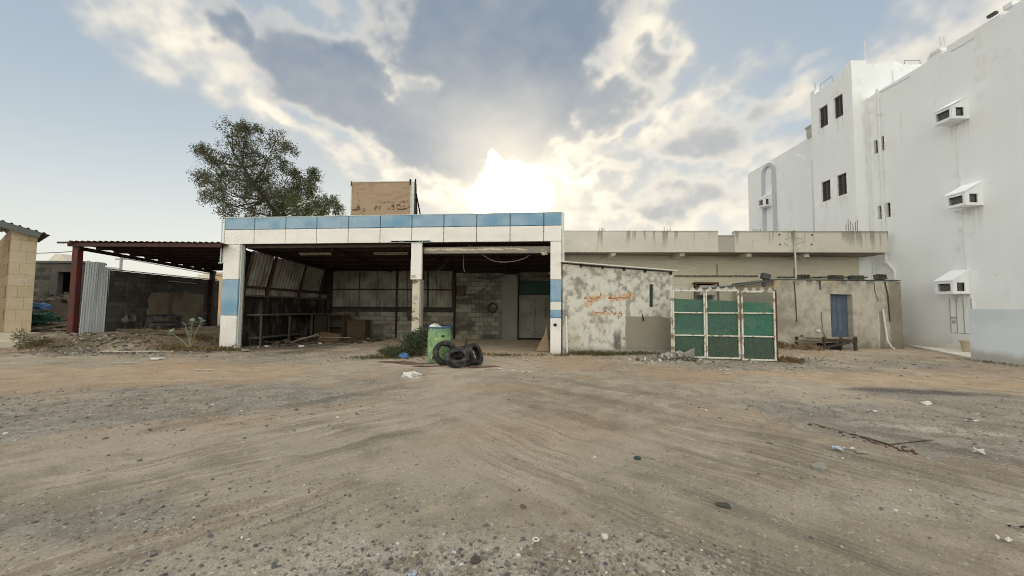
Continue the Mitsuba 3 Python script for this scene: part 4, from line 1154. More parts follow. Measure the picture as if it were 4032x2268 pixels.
for x in (4.6, 7.8, 10.9, 13.6):
    part(cb, 'soffit_beam', box(x, x + .22, 17.83, 18.78, 4.02, 4.168), 'm_fascia')
cw = part(cb, 'wall', plate([(1.9, -.1), (17.3, -.1), (17.3, 4.165), (1.9, 4.165)], [[(8.87, 2.02), (9.88, 2.02), (9.88, 2.84), (8.87, 2.84)], [(11.02, 2.1), (12.3, 2.1), (12.3, 2.86), (11.02, 2.86)]], .2, (1, 0, 0), (0, 0, 1), (0, 19.0, 0)), 'm_cream_wall')
blocks(cw, (2.0, 18.8, 2.76), (1, 0, 0), (0, -1, 0), 15.2, 1.4, .40, .2, ['m_cream_wall'], skip=lambda s, z: (6.85 < s < 7.9 or 9.0 < s < 10.3) and z < .12, gap=.007, proud=.006, seed=31)
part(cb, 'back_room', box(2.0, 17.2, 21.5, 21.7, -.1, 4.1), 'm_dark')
part(cb, 'corner', box(17.3, 17.42, 18.8, 21, -.1, 4.165), 'm_cream_wall')
w1 = part(cb, 'window', cat([box(8.80, 9.95, 18.5, 18.56, 2.78, 2.86), box(8.80, 8.87, 18.5, 18.56, 1.9, 2.78), box(9.88, 9.95, 18.5, 18.56, 1.9, 2.78), box(8.87, 9.88, 18.5, 18.56, 1.9, 1.96), box(8.80, 9.95, 18.56, 18.8, 2.80, 2.85)]), 'm_rust', label='rusty window cage with an air conditioner, left of the two')
part(w1, 'air_conditioner', cat([box(9.1, 9.8, 18.6, 19.0, 2.25, 2.72)] + [box(9.12, 9.78, 18.585, 18.6, 2.28 + .06 * i, 2.31 + .06 * i) for i in range(7)]), 'm_litter_grey')
w2 = part(cb, 'window', cat([box(11.02, 12.3, 18.78, 18.86, 2.80, 2.86), box(11.02, 12.3, 18.78, 18.86, 2.1, 2.16), box(11.02, 11.08, 18.78, 18.86, 2.16, 2.8), box(12.24, 12.3, 18.78, 18.86, 2.16, 2.8), box(11.45, 11.53, 18.78, 18.86, 2.16, 2.8), box(12.05, 12.12, 18.78, 18.86, 2.16, 2.8), box(11.08, 11.45, 18.79, 18.85, 2.45, 2.49)]), 'm_white_pipe', label='white framed window, right of the two')
part(w2, 'pane', box(11.08, 12.24, 18.90, 18.91, 2.16, 2.8), 'm_glass')
for x0, x1, z in ((7.95, 9.4, 3.19), (9.42, 10.6, 3.20), (10.62, 11.95, 3.21), (12.95, 15.0, 3.17), (15.02, 17.3, 3.19)):
    part(cb, 'conduit', cat([box(x0, x1, 18.70, 18.77, z - .012, z + .006), box(x0, x1, 18.70, 18.705, z - .05, z - .03), box(x0, x0 + .03, 18.70, 18.77, z - .05, z + .01), box(x1 - .03, x1, 18.70, 18.77, z - .05, z + .01)]), 'm_wood_dark')
for x, z0, z1 in ((6.05, 3.28, 3.66), (10.0, 3.22, 3.78), (13.75, 3.2, 3.62)):
    part(cb, 'drop_pipe', tube([(x, 18.74, z0), (x, 18.74, z1)], .014), 'm_rust')
part(cb, 'vent_pipe', tube([(12.95, 17.52, 2.9), (12.93, 17.54, 5.2)], .035), 'm_fascia')
for g, x0, n in ((0, 4.05, 4), (1, 7.05, 3), (2, 11.2, 4), (3, 15.5, 6)):
    rb = []
    for i in range(n):
        h = (.16, .2, .18, .62)[g] * rnd.uniform(.6, 1.1)
        x = x0 + (.07, .14, .11, .11)[g] * i
        rb.append(tube([(x, 17.75, 5.1), (x + rnd.uniform(-.02, .02), 17.75, 5.16 + h)], .012, 5))
    for m in rb:
        part(cb, 'rebar', m, 'm_rust')
sc = []
for q in ([(12.55, 4.78), (12.75, 4.86), (12.95, 4.88), (13.1, 4.84), (13.35, 4.82)], [(12.5, 4.63), (12.56, 4.55), (12.68, 4.5)], [(13.02, 4.52), (13.15, 4.62), (13.4, 4.66)], [(12.8, 4.30), (13.0, 4.28), (13.18, 4.35)]):
    o = stroke(q, .018)
    sc.append(plate(o, [], .004, (1, 0, 0), (0, 0, 1), (0, 17.596, 0)))
part(cb, 'scrawl', cat(sc), 'm_grey_pipe', label='grey scrawled marks on the fascia by the vent pipe')
for x, z in ((12.25, 4.98), (13.75, 4.98), (12.27, 4.52), (13.72, 4.54)):
    part(cb, 'bolt', box(x, x + .06, 17.57, 17.60, z, z + .06), 'm_dark')

# ------------------------------------------------------------------ plastered shed beside the workshop
sh = thing('plastered_shed', 'small grey plastered shed with faded orange lettering and a narrow slit window', 'shed')
SZ = lambda x: 3.03 - .073 * (x - 1.69)
shp = [(1.70, -.1), (5.37, -.1), (5.37, SZ(5.37)), (4.2, SZ(4.2) - .01), (2.6, SZ(2.6) - .03), (1.70, SZ(1.70))]
part(sh, 'wall', plate(shp, [[(4.60, 1.60), (4.735, 1.60), (4.75, 2.36), (4.605, 2.37)]], .18, (1, 0, 0), (0, 0, 1), (0, 13.08, 0)), 'm_shed')
part(sh, 'slit_window', box(4.57, 4.78, 13.0, 13.02, 1.57, 2.4), 'm_slit')
part(sh, 'side_wall', box(5.2, 5.37, 13.08, 17.5, -.1, 2.72), 'm_shed')
part(sh, 'plinth', plate([(1.72, -.1), (5.36, -.1), (5.36, .17), (4.4, .185), (3.4, .175), (1.72, .2)], [], .05, (1, 0, 0), (0, 0, 1), (0, 12.90, 0)), 'm_concrete')
part(sh, 'roof_sheet', xf(box(0, 3.86, 12.72, 17.5, 0, .028), mat4((1 / 1.0027, 0, -.073 / 1.0027), (0, 1, 0), (.073, 0, 1), (1.62, 0, SZ(1.62) + .045))), 'm_white_pipe')
for x in (2.28, 3.0, 3.72, 4.42, 5.28):
    part(sh, 'rafter_end', box(x, x + .05, 12.80, 12.98, SZ(x) - .08, SZ(x) + .02), 'm_dark')
LET = ([(95, 405), (130, 395)], [(175, 360), (190, 400), (235, 415), (300, 410), (310, 380), (335, 400), (370, 350), (365, 310)], [(160, 455), (162, 457)], [(204, 450), (207, 451)], [(305, 445), (307, 446)], [(312, 385), (314, 386)],
       [(500, 400), (540, 385)], [(510, 405), (640, 400), (710, 380), (760, 400), (850, 375), (865, 340), (860, 290)], [(630, 430), (633, 431)], [(755, 405), (757, 402)],
       [(270, 640), (400, 650), (430, 620), (470, 625)], [(550, 615), (600, 680), (625, 620)], [(700, 625), (675, 640), (690, 660), (710, 650), (712, 690), (700, 710)])
for i, q in enumerate(LET):
    o = stroke([(2.24 + .001994 * a, 2.68 - .001994 * b) for a, b in q], .020 if len(q) == 2 else .013)
    part(sh, 'lettering', plate(o, [], .003, (1, 0, 0), (0, 0, 1), (0, 12.902, 0)), 'm_orange_paint')
part(sh, 'hook', tube([(4.34, 12.9, 1.38), (4.345, 12.86, 1.30), (4.37, 12.84, 1.2), (4.375, 12.85, 1.14)], [.012, .016, .02, .03], 6), 'm_dark')
solo('pipe', tube([(1.83, 12.72, -.02), (1.80, 12.78, 1.28)], .022), 'm_white_pipe', 'thin white plastic pipe standing against the grey shed beside the right pillar', 'pipe')

# ------------------------------------------------------------------ gate of three mesh leaves
gt = thing('metal_gate', 'rusty white metal gate of three wire mesh leaves backed with green sheeting', 'gate')
GA = np.array([2.88, -.40, 0])
GA /= np.linalg.norm(GA)
GNN = np.array([GA[1], -GA[0], 0])
GGM = mat4(GA, -GNN, (0, 0, 1), (4.985, 11.96, 0))


def gpart(name, mesh, m, **kw):
    return part(gt, name, mesh, m, M=GGM, **kw)


for i, (a, b, zb0, zt) in enumerate(((0.0, .945, .05, 2.13), (.965, 1.925, .045, 2.135), (1.965, 2.90, .02, 2.10))):
    y = .0 if i < 2 else -.05
    gpart('frame', cat([box(a, a + .04, y, y + .04, zb0, zt), box(b - .04, b, y, y + .04, zb0, zt), box(a + .045, b - .045, y + .002, y + .038, zt - .045, zt), box(a + .045, b - .045, y + .002, y + .038, zb0, zb0 + .045)]), 'm_gate_white')
    for z in (.735, 1.43):
        gpart('rail', box(a + .046, b - .046, y - .004, y + .036, z - .018, z + .018), 'm_gate_white')
    x0, x1 = a + .047, b - .047
    wires = []
    p, sl = .036, .0655 / .036
    for sgn in (1, -1):
        c = x0 - (zt - zb0) / sl
        while c < x1 + (zt - zb0) / sl:
            lo, hi = zb0 + .046, zt - .046
            pts = []
            for z in (lo, hi):
                pts.append([c + sgn * (z - lo) / sl, z])
            c += p
            (xa, za), (xb, zb_) = pts
            tA, tB = 0.0, 1.0
            dx = xb - xa
            for lim, s in ((x0, 1), (x1, -1)):
                ta = (lim - xa) / dx
                if s * dx > 0:
                    tA = max(tA, ta)
                else:
                    tB = min(tB, ta)
            if tB - tA < .01:
                continue
            y2 = y + .047 + (.003 if sgn > 0 else 0)
            P0, P1 = (xa + dx * tA, y2, za + (zb_ - za) * tA), (xa + dx * tB, y2, za + (zb_ - za) * tB)
            wires.append(tube([P0, P1], .0016, 3))
    stuffpart(gt, 'wire_mesh', cat(wires), 'm_wire', M=GGM)
    top = lambda s: 1.86 - .036 * s
    cl = [(a + .02, .07), (b - .02, .07), (b - .02, top(b)), (a + .02, top(a))]
    if i == 2:
        cl = [(a + .02, .05), (b - .02, .05), (b - .03, 1.55), (b - .13, 1.72), (b - .2, 1.745), (a + .02, top(a) - .03)]
    gpart('green_sheet', plate(cl, [], .004, (1, 0, 0), (0, 0, 1), (0, y + .062, 0)), 'm_green_sheet', label='brighter green sheeting of the right leaf' if i == 2 else None)
    for s in np.linspace(a + .14, b - .12, 4 if i < 2 else 4):
        hgt = .11 if i < 2 else .12
        gpart('spike', plate([(s - .085, zt), (s + .085, zt), (s, zt + hgt)], [], .004, (1, 0, 0), (0, 0, 1), (0, y + .025, 0)), 'm_spike')
gpart('post', box(2.925, 2.985, .02, .08, -.05, 2.12), 'm_rust', label='rusty right gate post')
gpart('post', box(-.05, -.008, .03, .08, -.05, 2.2), 'm_gate_white')
gpart('latch', xf(lathe([(0, .0), (.03, .01), (.035, .03), (0, .04)], 8), move(1.86, -.02, 1.99)), 'm_litter')

# ------------------------------------------------------------------ rough annex with the blue door
an = thing('annex', 'low rough plastered annex with a blue metal door in front of the long building', 'building')
part(an, 'wall', plate([(10.75, -.2), (15.95, -.2), (15.95, 2.75), (10.75, 2.77)], [[(13.04, .1), (13.95, .1), (13.95, 2.20), (13.04, 2.22)]], .26, (1, 0, 0), (0, 0, 1), (0, 16.06, 0)), 'm_annex')
part(an, 'side_wall', box(10.75, 10.95, 16.06, 18.7, -.2, 2.76), 'm_annex')
part(an, 'roof', box(10.70, 15.97, 15.78, 18.75, 2.78, 2.815), 'm_roof_grey')
part(an, 'far_side_wall', box(15.75, 15.95, 16.06, 18.7, -.2, 2.76), 'm_annex')
dr_ = part(an, 'door', box(13.0, 13.97, 16.07, 16.10, .12, 2.22), 'm_blue_door', label='slate blue metal door with vertical seams')
for x in (13.04, 13.28, 13.52, 13.76):
    part(dr_, 'seam', box(x, x + .022, 16.055, 16.069, .62, 2.16), 'm_blue_door')
part(dr_, 'seam', box(13.02, 13.95, 16.056, 16.069, .58, .605), 'm_blue_door')
part(dr_, 'kick_plate', box(13.05, 13.93, 16.058, 16.069, .14, .56), 'm_blue_door')
for z in (1.95, 1.25):
    part(dr_, 'hinge', box(13.19, 13.225, 16.03, 16.055, z - .05, z + .05), 'm_dark')
part(an, 'sill', box(13.0, 14.1, 15.72, 15.85, .02, .16), 'm_concrete')
for pts, r, m in (([(11.56, 15.77, 2.75), (11.60, 15.77, 1.9), (11.62, 15.77, 1.06)], .016, 'm_wood_dark'), ([(15.28, 15.77, 2.72), (15.38, 15.77, 2.2), (15.42, 15.77, 1.1)], .022, 'm_wood_dark'), ([(12.62, 15.77, 2.74), (12.62, 15.77, 2.45), (12.61, 15.74, 2.40)], .018, 'm_dark'),
                  ([(14.85, 15.78, 2.7), (14.86, 15.78, 2.35), (14.98, 15.78, 1.95)], .009, 'm_wood_dark')):
    part(an, 'conduit', tube(pts, r, 6), m)
part(an, 'cable', tube([(12.63, 15.78, 1.5), (12.65, 15.77, .8), (12.74, 15.76, .45), (12.66, 15.75, .32), (12.6, 15.76, .36)], .009, 5), 'm_cable')
part(an, 'junction_box', box(12.42, 12.56, 15.75, 15.795, .66, .76, .005), 'm_white_pipe')
part(an, 'drain_pipe', tube([(15.10, 15.72, 1.62), (15.14, 15.70, 1.0), (15.18, 15.66, .35), (15.28, 15.6, .08), (15.36, 15.55, .02)], .027, 8), 'm_white_pipe', label='white plastic drain pipe low on the annex corner')


def hollow_block(x, y, z, rz, label, tilt=0, m='m_block_dark_b', w=.4):
    k = thing('concrete_block', label, 'block')
    q = [box(-w / 2, w / 2, -.1, -.07, 0, .19), box(-w / 2, w / 2, .07, .1, 0, .19)] + [box(s - .015, s + .015, -.069, .069, 0, .189) for s in (-w / 2 + .016, -.065, .065, w / 2 - .016)]
    put(k, cat(q), m, M=move(x, y, z) @ rot((0, 0, 1), rz) @ rot((1, 0, 0), tilt))


hollow_block(12.05, 16.0, 2.91, 0, 'hollow block lying on its side on the annex roof left of the door', 90)
hollow_block(13.55, 16.1, 2.82, 14, 'broken dark block on the annex roof above the blue door', 0, 'm_block_dark', .62)
hollow_block(14.4, 16.1, 2.82, -4, 'flat grey block on the annex roof right of the door', 0, 'm_block_dark', .5)
hollow_block(15.25, 16.05, 2.93, 16, 'hollow block tipped up at the right end of the annex roof', 82, 'm_block_dark_b', .5)
solo('steel_pipe', tube([(6.95, 15.9, 2.30), (9.0, 15.9, 2.50), (10.9, 15.82, 2.80)], .045, 8), 'm_roof_grey', 'grey steel pipe slanting from the annex roof down behind the gate', 'pipe')
solo('floodlight', cat([box(-.17, .17, -.1, .1, 0, .24, .02), box(-.05, .07, -.06, .06, -.3, .0)]), 'm_unit', 'dark boxy floodlight at the left end of the annex roof', 'floodlight', M=move(10.42, 15.85, 2.80) @ rot((0, 1, 0), 14))

# broken bench in front of the annex
bn = thing('wooden_bench', 'broken low wooden bench with tattered slats in front of the annex', 'bench')
for x, y in ((11.35, 15.45), (11.95, 14.85), (13.15, 14.85), (13.1, 15.45)):
    part(bn, 'leg', box(x - .04, x + .04, y - .04, y + .04, -.02, .50), 'm_wood_dark')
for y0, z, sag in ((14.84, .46, .03), (15.0, .47, .05), (15.2, .48, .04), (15.42, .47, .02)):
    part(bn, 'slat', cat([bar((11.3, y0, z + .02), (12.2, y0, z - sag), .13, .025), bar((12.2, y0, z - sag), (13.2, y0, z), .13, .025)]), rnd.choice(['m_wood', 'm_wood_dark']))
part(bn, 'rail', bar((11.9, 14.81, .38), (13.2, 14.81, .37), .03, .09), 'm_wood_dark')
part(bn, 'rail', bar((12.0, 14.83, .14), (12.9, 14.83, .30), .03, .07), 'm_wood_dark')
part(bn, 'rail', bar((11.3, 15.45, .32), (11.95, 14.85, .33), .03, .09), 'm_wood')
part(bn, 'rail', bar((11.3, 15.45, .14), (11.95, 14.85, .13), .03, .08), 'm_wood')
for i, (x, z) in enumerate(((11.35, .53), (11.97, .50), (13.17, .52), (12.6, .49))):
    part(bn, 'knot', xf(chunk(.08, 70 + i, .6), move(x, 14.85 + .3 * (i == 0), z)), 'm_card' if i % 2 else 'm_rubble_brown')
part(bn, 'trough', box(12.05, 12.7, 14.95, 15.35, .0, .26, .02), 'm_dark')

# ------------------------------------------------------------------ white apartment building on the right
wb = thing('apartment_building', 'tall white rendered apartment building with boxed air conditioners along the right side', 'building')
WX = 17.6
PTS = [(4.0, -.2), (28.4, -.2), (28.4, 11.72), (22.4, 11.82), (18.2, 12.12), (15.88, 12.14), (15.87, 12.32), (15.32, 12.30), (15.31, 12.12), (15.14, 12.12), (15.13, 12.30), (13.42, 12.30), (13.41, 12.18), (13.05, 12.18), (13.04, 12.34), (4.0, 12.34)]
HOLES = [(18.22, 18.42, 9.16, 9.83), (17.90, 18.07, 9.17, 9.86), (18.14, 18.36, 5.93, 6.58), (17.74, 17.96, 5.93, 6.62)]
hol = [[(a, c), (b, c), (b, d), (a, d)] for a, b, c, d in HOLES]
part(wb, 'wall', plate(PTS, hol, .3, (0, 1, 0), (0, 0, 1), (WX, 0, 0)), 'm_stucco')
part(wb, 'end_wall', box(17.9, 30, 28.1, 28.4, -.2, 11.7), 'm_stucco')
part(wb, 'near_wall', box(17.9, 30, 4.0, 4.3, -.2, 12.3), 'm_stucco')
part(wb, 'roof_slab', box(17.9, 30, 4.3, 28.1, 11.2, 11.4), 'm_stucco')
for a, b, c, d in HOLES:
    w = part(wb, 'window', cat([box(17.72, 17.76, a, a + .03, c, d), box(17.72, 17.76, b - .03, b, c, d), box(17.72, 17.76, a + .03, b - .03, c, c + .03), box(17.72, 17.76, a + .03, b - .03, d - .03, d)]), 'm_louver')
    part(w, 'pane', box(17.755, 17.765, a, b, c, d), 'm_glass')
for y0, y1, z0, z1 in ((15.35, 15.75, 12.3, 12.42), (13.05, 13.3, 12.34, 12.5)):
    part(wb, 'parapet_block', box(17.56, 17.92, y0, y1, z0, z1), 'm_stucco')
part(wb, 'parapet_crack', tube([(17.592, 18.0, 12.02), (17.59, 17.4, 11.98), (17.592, 17.0, 11.96), (17.59, 16.6, 11.94)], .012, 4), 'm_grey_pipe')
part(wb, 'parapet_crack', tube([(17.592, 15.0, 12.0), (17.59, 14.6, 11.97), (17.592, 14.2, 11.99)], .010, 4), 'm_grey_pipe')
# stair tower
TX, TY0, TY1, TZ = 16.95, 18.75, 21.4, 13.85
tw = [(TY0, -.2), (TY1, -.2), (TY1, 13.97), (TY1 - .3, 13.97), (TY1 - .3, 13.70), (TY0 + .62, 13.70), (TY0 + .61, 13.95), (TY0 + .35, 13.96), (TY0 + .34, 14.12), (TY0, 14.12)]
TH = [(20.26, 20.84, 11.56, 12.70), (19.31, 19.86, 11.60, 12.75), (20.27, 20.87, 7.47, 8.56), (19.27, 19.85, 7.49, 8.58)]
part(wb, 'tower_wall', plate(tw, [[(a, c), (b, c), (b, d), (a, d)] for a, b, c, d in TH], .3, (0, 1, 0), (0, 0, 1), (TX, 0, 0)), 'm_stucco')
part(wb, 'tower_wall', plate([(17.25, -.2), (20.9, -.2), (20.9, 13.95), (19.5, 13.93), (19.2, 14.15), (18.9, 13.95), (17.7, 13.93), (17.69, 14.12), (17.25, 14.12)], [], .3, (1, 0, 0), (0, 0, 1), (0, TY0 + .3, 0)), 'm_stucco')
part(wb, 'tower_wall', box(17.25, 20.9, TY1 - .3, TY1, 6, 13.69), 'm_stucco')
part(wb, 'tower_roof', box(17.25, 20.9, TY0 + .3, TY1 - .3, 13.3, 13.5), 'm_stucco')
for a, b, c, d in TH:
    w = part(wb, 'window', cat([box(17.03, 17.09, a, a + .05, c, d), box(17.03, 17.09, b - .05, b, c, d), box(17.03, 17.09, a + .05, b - .05, c, c + .05), box(17.03, 17.09, a + .05, b - .05, d - .05, d), box(17.03, 17.09, (a + b) / 2 - .03, (a + b) / 2 + .03, c + .05, d - .05)]
                               + [box(17.05, 17.08, a + .05, b - .05, z, z + .06) for z in np.arange(c + .1, d - .1, .13)]), 'm_louver')
    part(w, 'pane', box(17.10, 17.115, a, b, c, d), 'm_glass')
# arch on the far wall
ar = []
ya, yb, zs = 25.35, 26.65, 10.7
cy, r0 = (ya + yb) / 2, (yb - ya) / 2
outer = [(yb, -.1)] + [(cy + r0 * math.cos(g), 11.0 + r0 * .95 * math.sin(g)) for g in np.linspace(0, math.pi, 17)] + [(ya, -.1)]
inner = [(ya + .22, -.1)] + [(cy - (r0 - .22) * math.cos(g), 11.0 + (r0 - .22) * .95 * math.sin(g)) for g in np.linspace(0, math.pi, 17)] + [(yb - .22, -.1)]
part(wb, 'arch_band', plate(outer + inner, [], .16, (0, 1, 0), (0, 0, 1), (WX - .15, 0, 0)), 'm_arch_paint')
part(wb, 'wall_panel', plate([(22.3, 0), (25.2, 0), (25.2, 11.35), (23.4, 11.2), (22.8, 10.7), (22.45, 9.6), (22.3, 8.0)], [], .05, (0, 1, 0), (0, 0, 1), (WX - .04, 0, 0)), 'm_stucco')


def hood(y0, y1, z0, zt, zw, x=16.93):
    """A rendered box over a window unit: openings to the front and the near side, lid sloping up to the wall."""
    k = part(wb, 'air_conditioner_hood', cat([
        plate([(y0, z0), (y1, z0), (y1, zt), (y0, zt)], [[(y0 + .09, z0 + .1), (y1 - .09, z0 + .1), (y1 - .09, zt - .1), (y0 + .09, zt - .1)]], .04, (0, 1, 0), (0, 0, 1), (x, 0, 0)),
        plate([(x + .042, z0), (WX - .002, z0), (WX - .002, zw), (x + .042, zt)], [[(x + .15, z0 + .1), (WX - .2, z0 + .1), (WX - .2, zt - .07), (x + .15, zt - .07)]], .04, (1, 0, 0), (0, 0, 1), (0, y0 + .04, 0)),
        plate([(x + .042, z0), (WX - .002, z0), (WX - .002, zw), (x + .042, zt)], [], .04, (1, 0, 0), (0, 0, 1), (0, y1, 0)),
        box(x + .042, WX - .002, y0 + .042, y1 - .042, z0, z0 + .04)]), 'm_stucco')
    part(k, 'lid', plate([(x - .03, zt + .004 - .03 * (zw - zt) / (WX - x)), (WX - .002, zw + .004), (WX - .002, zw + .044), (x - .03, zt + .044 - .03 * (zw - zt) / (WX - x))], [], y1 - y0 + .04, (1, 0, 0), (0, 0, 1), (0, y1 + .02, 0)), 'm_stucco')
    part(k, 'air_conditioner', box(x + .12, WX - .05, y0 + .1, y1 - .1, z0 + .06, zt - .06, .01), 'm_unit')  # shade of the openings put into the dark colour of the unit
    part(k, 'grille', cat([box(x + .10, x + .118, y0 + .12, y1 - .12, z, z + .016) for z in np.arange(z0 + .12, zt - .12, .045)] + [box(x + .16, WX - .22, y0 + .08, y0 + .098, z, z + .016) for z in np.arange(z0 + .12, zt - .1, .045)]), 'm_unit_slat')
    part(k, 'bracket', bar((x + .2, (y0 + y1) / 2, z0 - .03), (WX, (y0 + y1) / 2, z0 - .03), .04, .04), 'm_white_pipe')


hood(14.50, 15.16, 8.98, 9.50, 9.86)
hood(14.22, 14.88, 5.52, 6.02, 6.42)
hood(14.78, 15.42, 2.22, 2.72, 3.12)
hood(25.85, 26.45, 8.62, 9.18, 9.5, 17.05)
for pts, r in (([(17.57, 14.92, 8.95), (17.57, 14.92, 6.3)], .022), ([(17.57, 14.90, 5.5), (17.57, 14.86, 3.16)], .022), ([(17.57, 14.78, 3.1), (17.57, 14.77, 1.6)], .022), ([(17.3, 14.95, 8.93), (17.57, 14.92, 8.80)], .018), ([(17.3, 14.9, 5.45), (17.57, 14.9, 5.36)], .018),
               ([(17.55, 22.2, 10.45), (17.55, 22.3, 3.0)], .04)):
    part(wb, 'conduit', tube(pts, r, 6), 'm_white_pipe')
part(wb, 'drain_pipe', tube([(17.5, 18.03, 12.2), (17.5, 18.0, 9), (17.5, 17.98, 4.1), (17.5, 17.96, 3.85), (17.5, 17.6, 3.42), (17.5, 17.58, 3.3), (17.5, 17.58, .1)], .06, 8), 'm_white_pipe')
for z in (10.9, 8.1, 4.25, 3.75):
    part(wb, 'pipe_collar', tube([(17.5, 18.0, z), (17.5, 18.0, z + .12)], .085, 8), 'm_white_pipe')
part(wb, 'drain_pipe', tube([(17.52, 18.62, 12.1), (17.52, 18.62, 6.8), (17.52, 18.62, 2.5)], .035, 8), 'm_white_pipe')
part(wb, 'antenna_mast', tube([(17.9, 19.0, 13.8), (17.92, 19.0, 15.3)], .025, 6), 'm_white_pipe')
part(wb, 'tower_pipe', tube([(19.0, 18.7, 11.5), (19.0, 18.7, 13.6)], .03, 6), 'm_white_pipe')
part(wb, 'roof_pipe', tube([(17.9, 15.6, 12.0), (17.9, 15.6, 13.05)], .03, 6), 'm_white_pipe')
part(wb, 'roof_pipe', tube([(17.9, 15.45, 12.0), (17.9, 15.45, 12.98)], .03, 6), 'm_white_pipe')
part(wb, 'roof_rail', tube([(17.3, 21.1, 13.9), (17.3, 21.1, 14.25), (17.3, 20.3, 14.28), (17.3, 20.3, 13.7)], .02, 5), 'm_grey_pipe')
part(wb, 'roof_rail', tube([(17.2, 21.35, 13.9), (17.2, 21.35, 14.5)], .02, 5), 'm_grey_pipe')
part(wb, 'roof_rail', tube([(19.9, 19.0, 13.9), (19.9, 19.0, 14.3), (20.7, 19.0, 14.32), (20.7, 19.0, 13.9)], .02, 5), 'm_grey_pipe')
part(wb, 'roof_unit', cat([box(17.5, 18.2, 22.0, 22.5, 11.8, 12.35), box(17.45, 18.25, 21.95, 22.55, 12.35, 12.45)]), 'm_litter_grey')
part(wb, 'roof_spout', xf(box(-.06, .06, -.16, .10, -.05, .05), move(17.55, 13.62, 12.42)), 'm_unit')
d2 = part(wb, 'door', box(17.54, 17.59, 14.7, 15.5, .1, 2.1), 'm_stucco', label='white metal side door under the lowest boxed air conditioner')
for y in (14.72, 14.98, 15.22, 15.44):
    part(d2, 'seam', box(17.525, 17.539, y, y + .025, .7, 2.05), 'm_grey_pipe')
part(d2, 'seam', box(17.525, 17.539, 14.75, 15.44, .68, .70), 'm_grey_pipe')
part(d2, 'bolt', cat([box(17.49, 17.52, 15.24, 15.42, 1.28, 1.33), box(17.48, 17.52, 15.28, 15.36, 1.08, 1.18)]), 'm_grey_pipe')
part(wb, 'plinth', box(17.50, 17.588, 12.4, 15.9, .0, .22), 'm_stucco')

solo('boundary_wall', cat([box(14.5, 14.72, 5.0, 12.28, -.2, 1.62, .01)]), 'm_stucco_cool', 'low pale blue rendered wall at the right edge', 'wall')
solo('planter', cat([lathe([(0, 0), (.17, 0), (.21, .36), (.25, .37), (.25, .42), (.21, .42), (.19, .30), (0, .30)], 20)]), 'm_planter', 'pale tan pot beside the side door of the white building', 'pot', M=move(16.9, 14.35, .05))

# ------------------------------------------------------------------ tree behind the workshop
CL = [(650, 180, 110), (770, 190, 80), (890, 230, 85), (700, 330, 110), (400, 440, 85), (350, 400, 50), (500, 530, 70), (600, 480, 120), (760, 480, 140), (1060, 350, 110), (1190, 400, 85), (960, 470, 120), (1150, 520, 95), (380, 680, 75), (480, 720, 110), (560, 800, 140),
      (700, 700, 150), (850, 680, 150), (450, 850, 95), (620, 920, 120), (800, 900, 160), (900, 800, 150), (1020, 880, 140), (1000, 660, 90), (1250, 760, 120), (1390, 700, 80), (1440, 620, 60), (1330, 870, 120), (1200, 950, 110), (1490, 900, 95), (1590, 900, 95), (1680, 970, 60),
      (1550, 1000, 100), (650, 1020, 85), (900, 1020, 130), (1100, 1030, 100), (1350, 1020, 120), (800, 330, 90), (580, 650, 110), (880, 560, 120), (930, 720, 120), (1040, 780, 110), (1090, 900, 120), (760, 620, 120), (1180, 830, 110), (1290, 960, 110), (1420, 840, 95), (1450, 980, 100), (1330, 780, 90), (1240, 640, 70)]
TYC = 25.0
trunk = np.array([(-13.3, 25.2, -.2), (-14.0, 25.1, 4.0), (-15.2, 25, 7.3), (-16.2, 25, 8.5), (-17.1, 25, 9.6), (-17.8, 25.0, 10.7), (-18.5, 25, 11.7), (-19.0, 25, 12.8)])
tr = thing('tree', 'leaning leafy tree rising behind the workshop roof', 'tree')
tg = np.random.default_rng(12)
limbs, lv, lf, lc = [], [], [], 0
light_v, light_n = [], 0


def leaves(centers, size, g, up_bias=0.3):
    n = len(centers)
    a = g.normal(size=(n, 3)) + [0, 0, -up_bias]
    a /= np.linalg.norm(a, axis=1, keepdims=True)
    b = np.cross(a, g.normal(size=(n, 3)))
    b /= np.linalg.norm(b, axis=1, keepdims=True)
    s = size * (0.6 + 0.8 * g.random((n, 1)))
    w = s * 0.42
    v = np.stack([centers, centers + a * s * .5 + b * w * .5, centers + a * s, centers + a * s * .5 - b * w * .5], 1).reshape(-1, 3)
    q = np.arange(n)[:, None] * 4
    return v, np.vstack([q + [0, 1, 2], q + [0, 2, 3]])


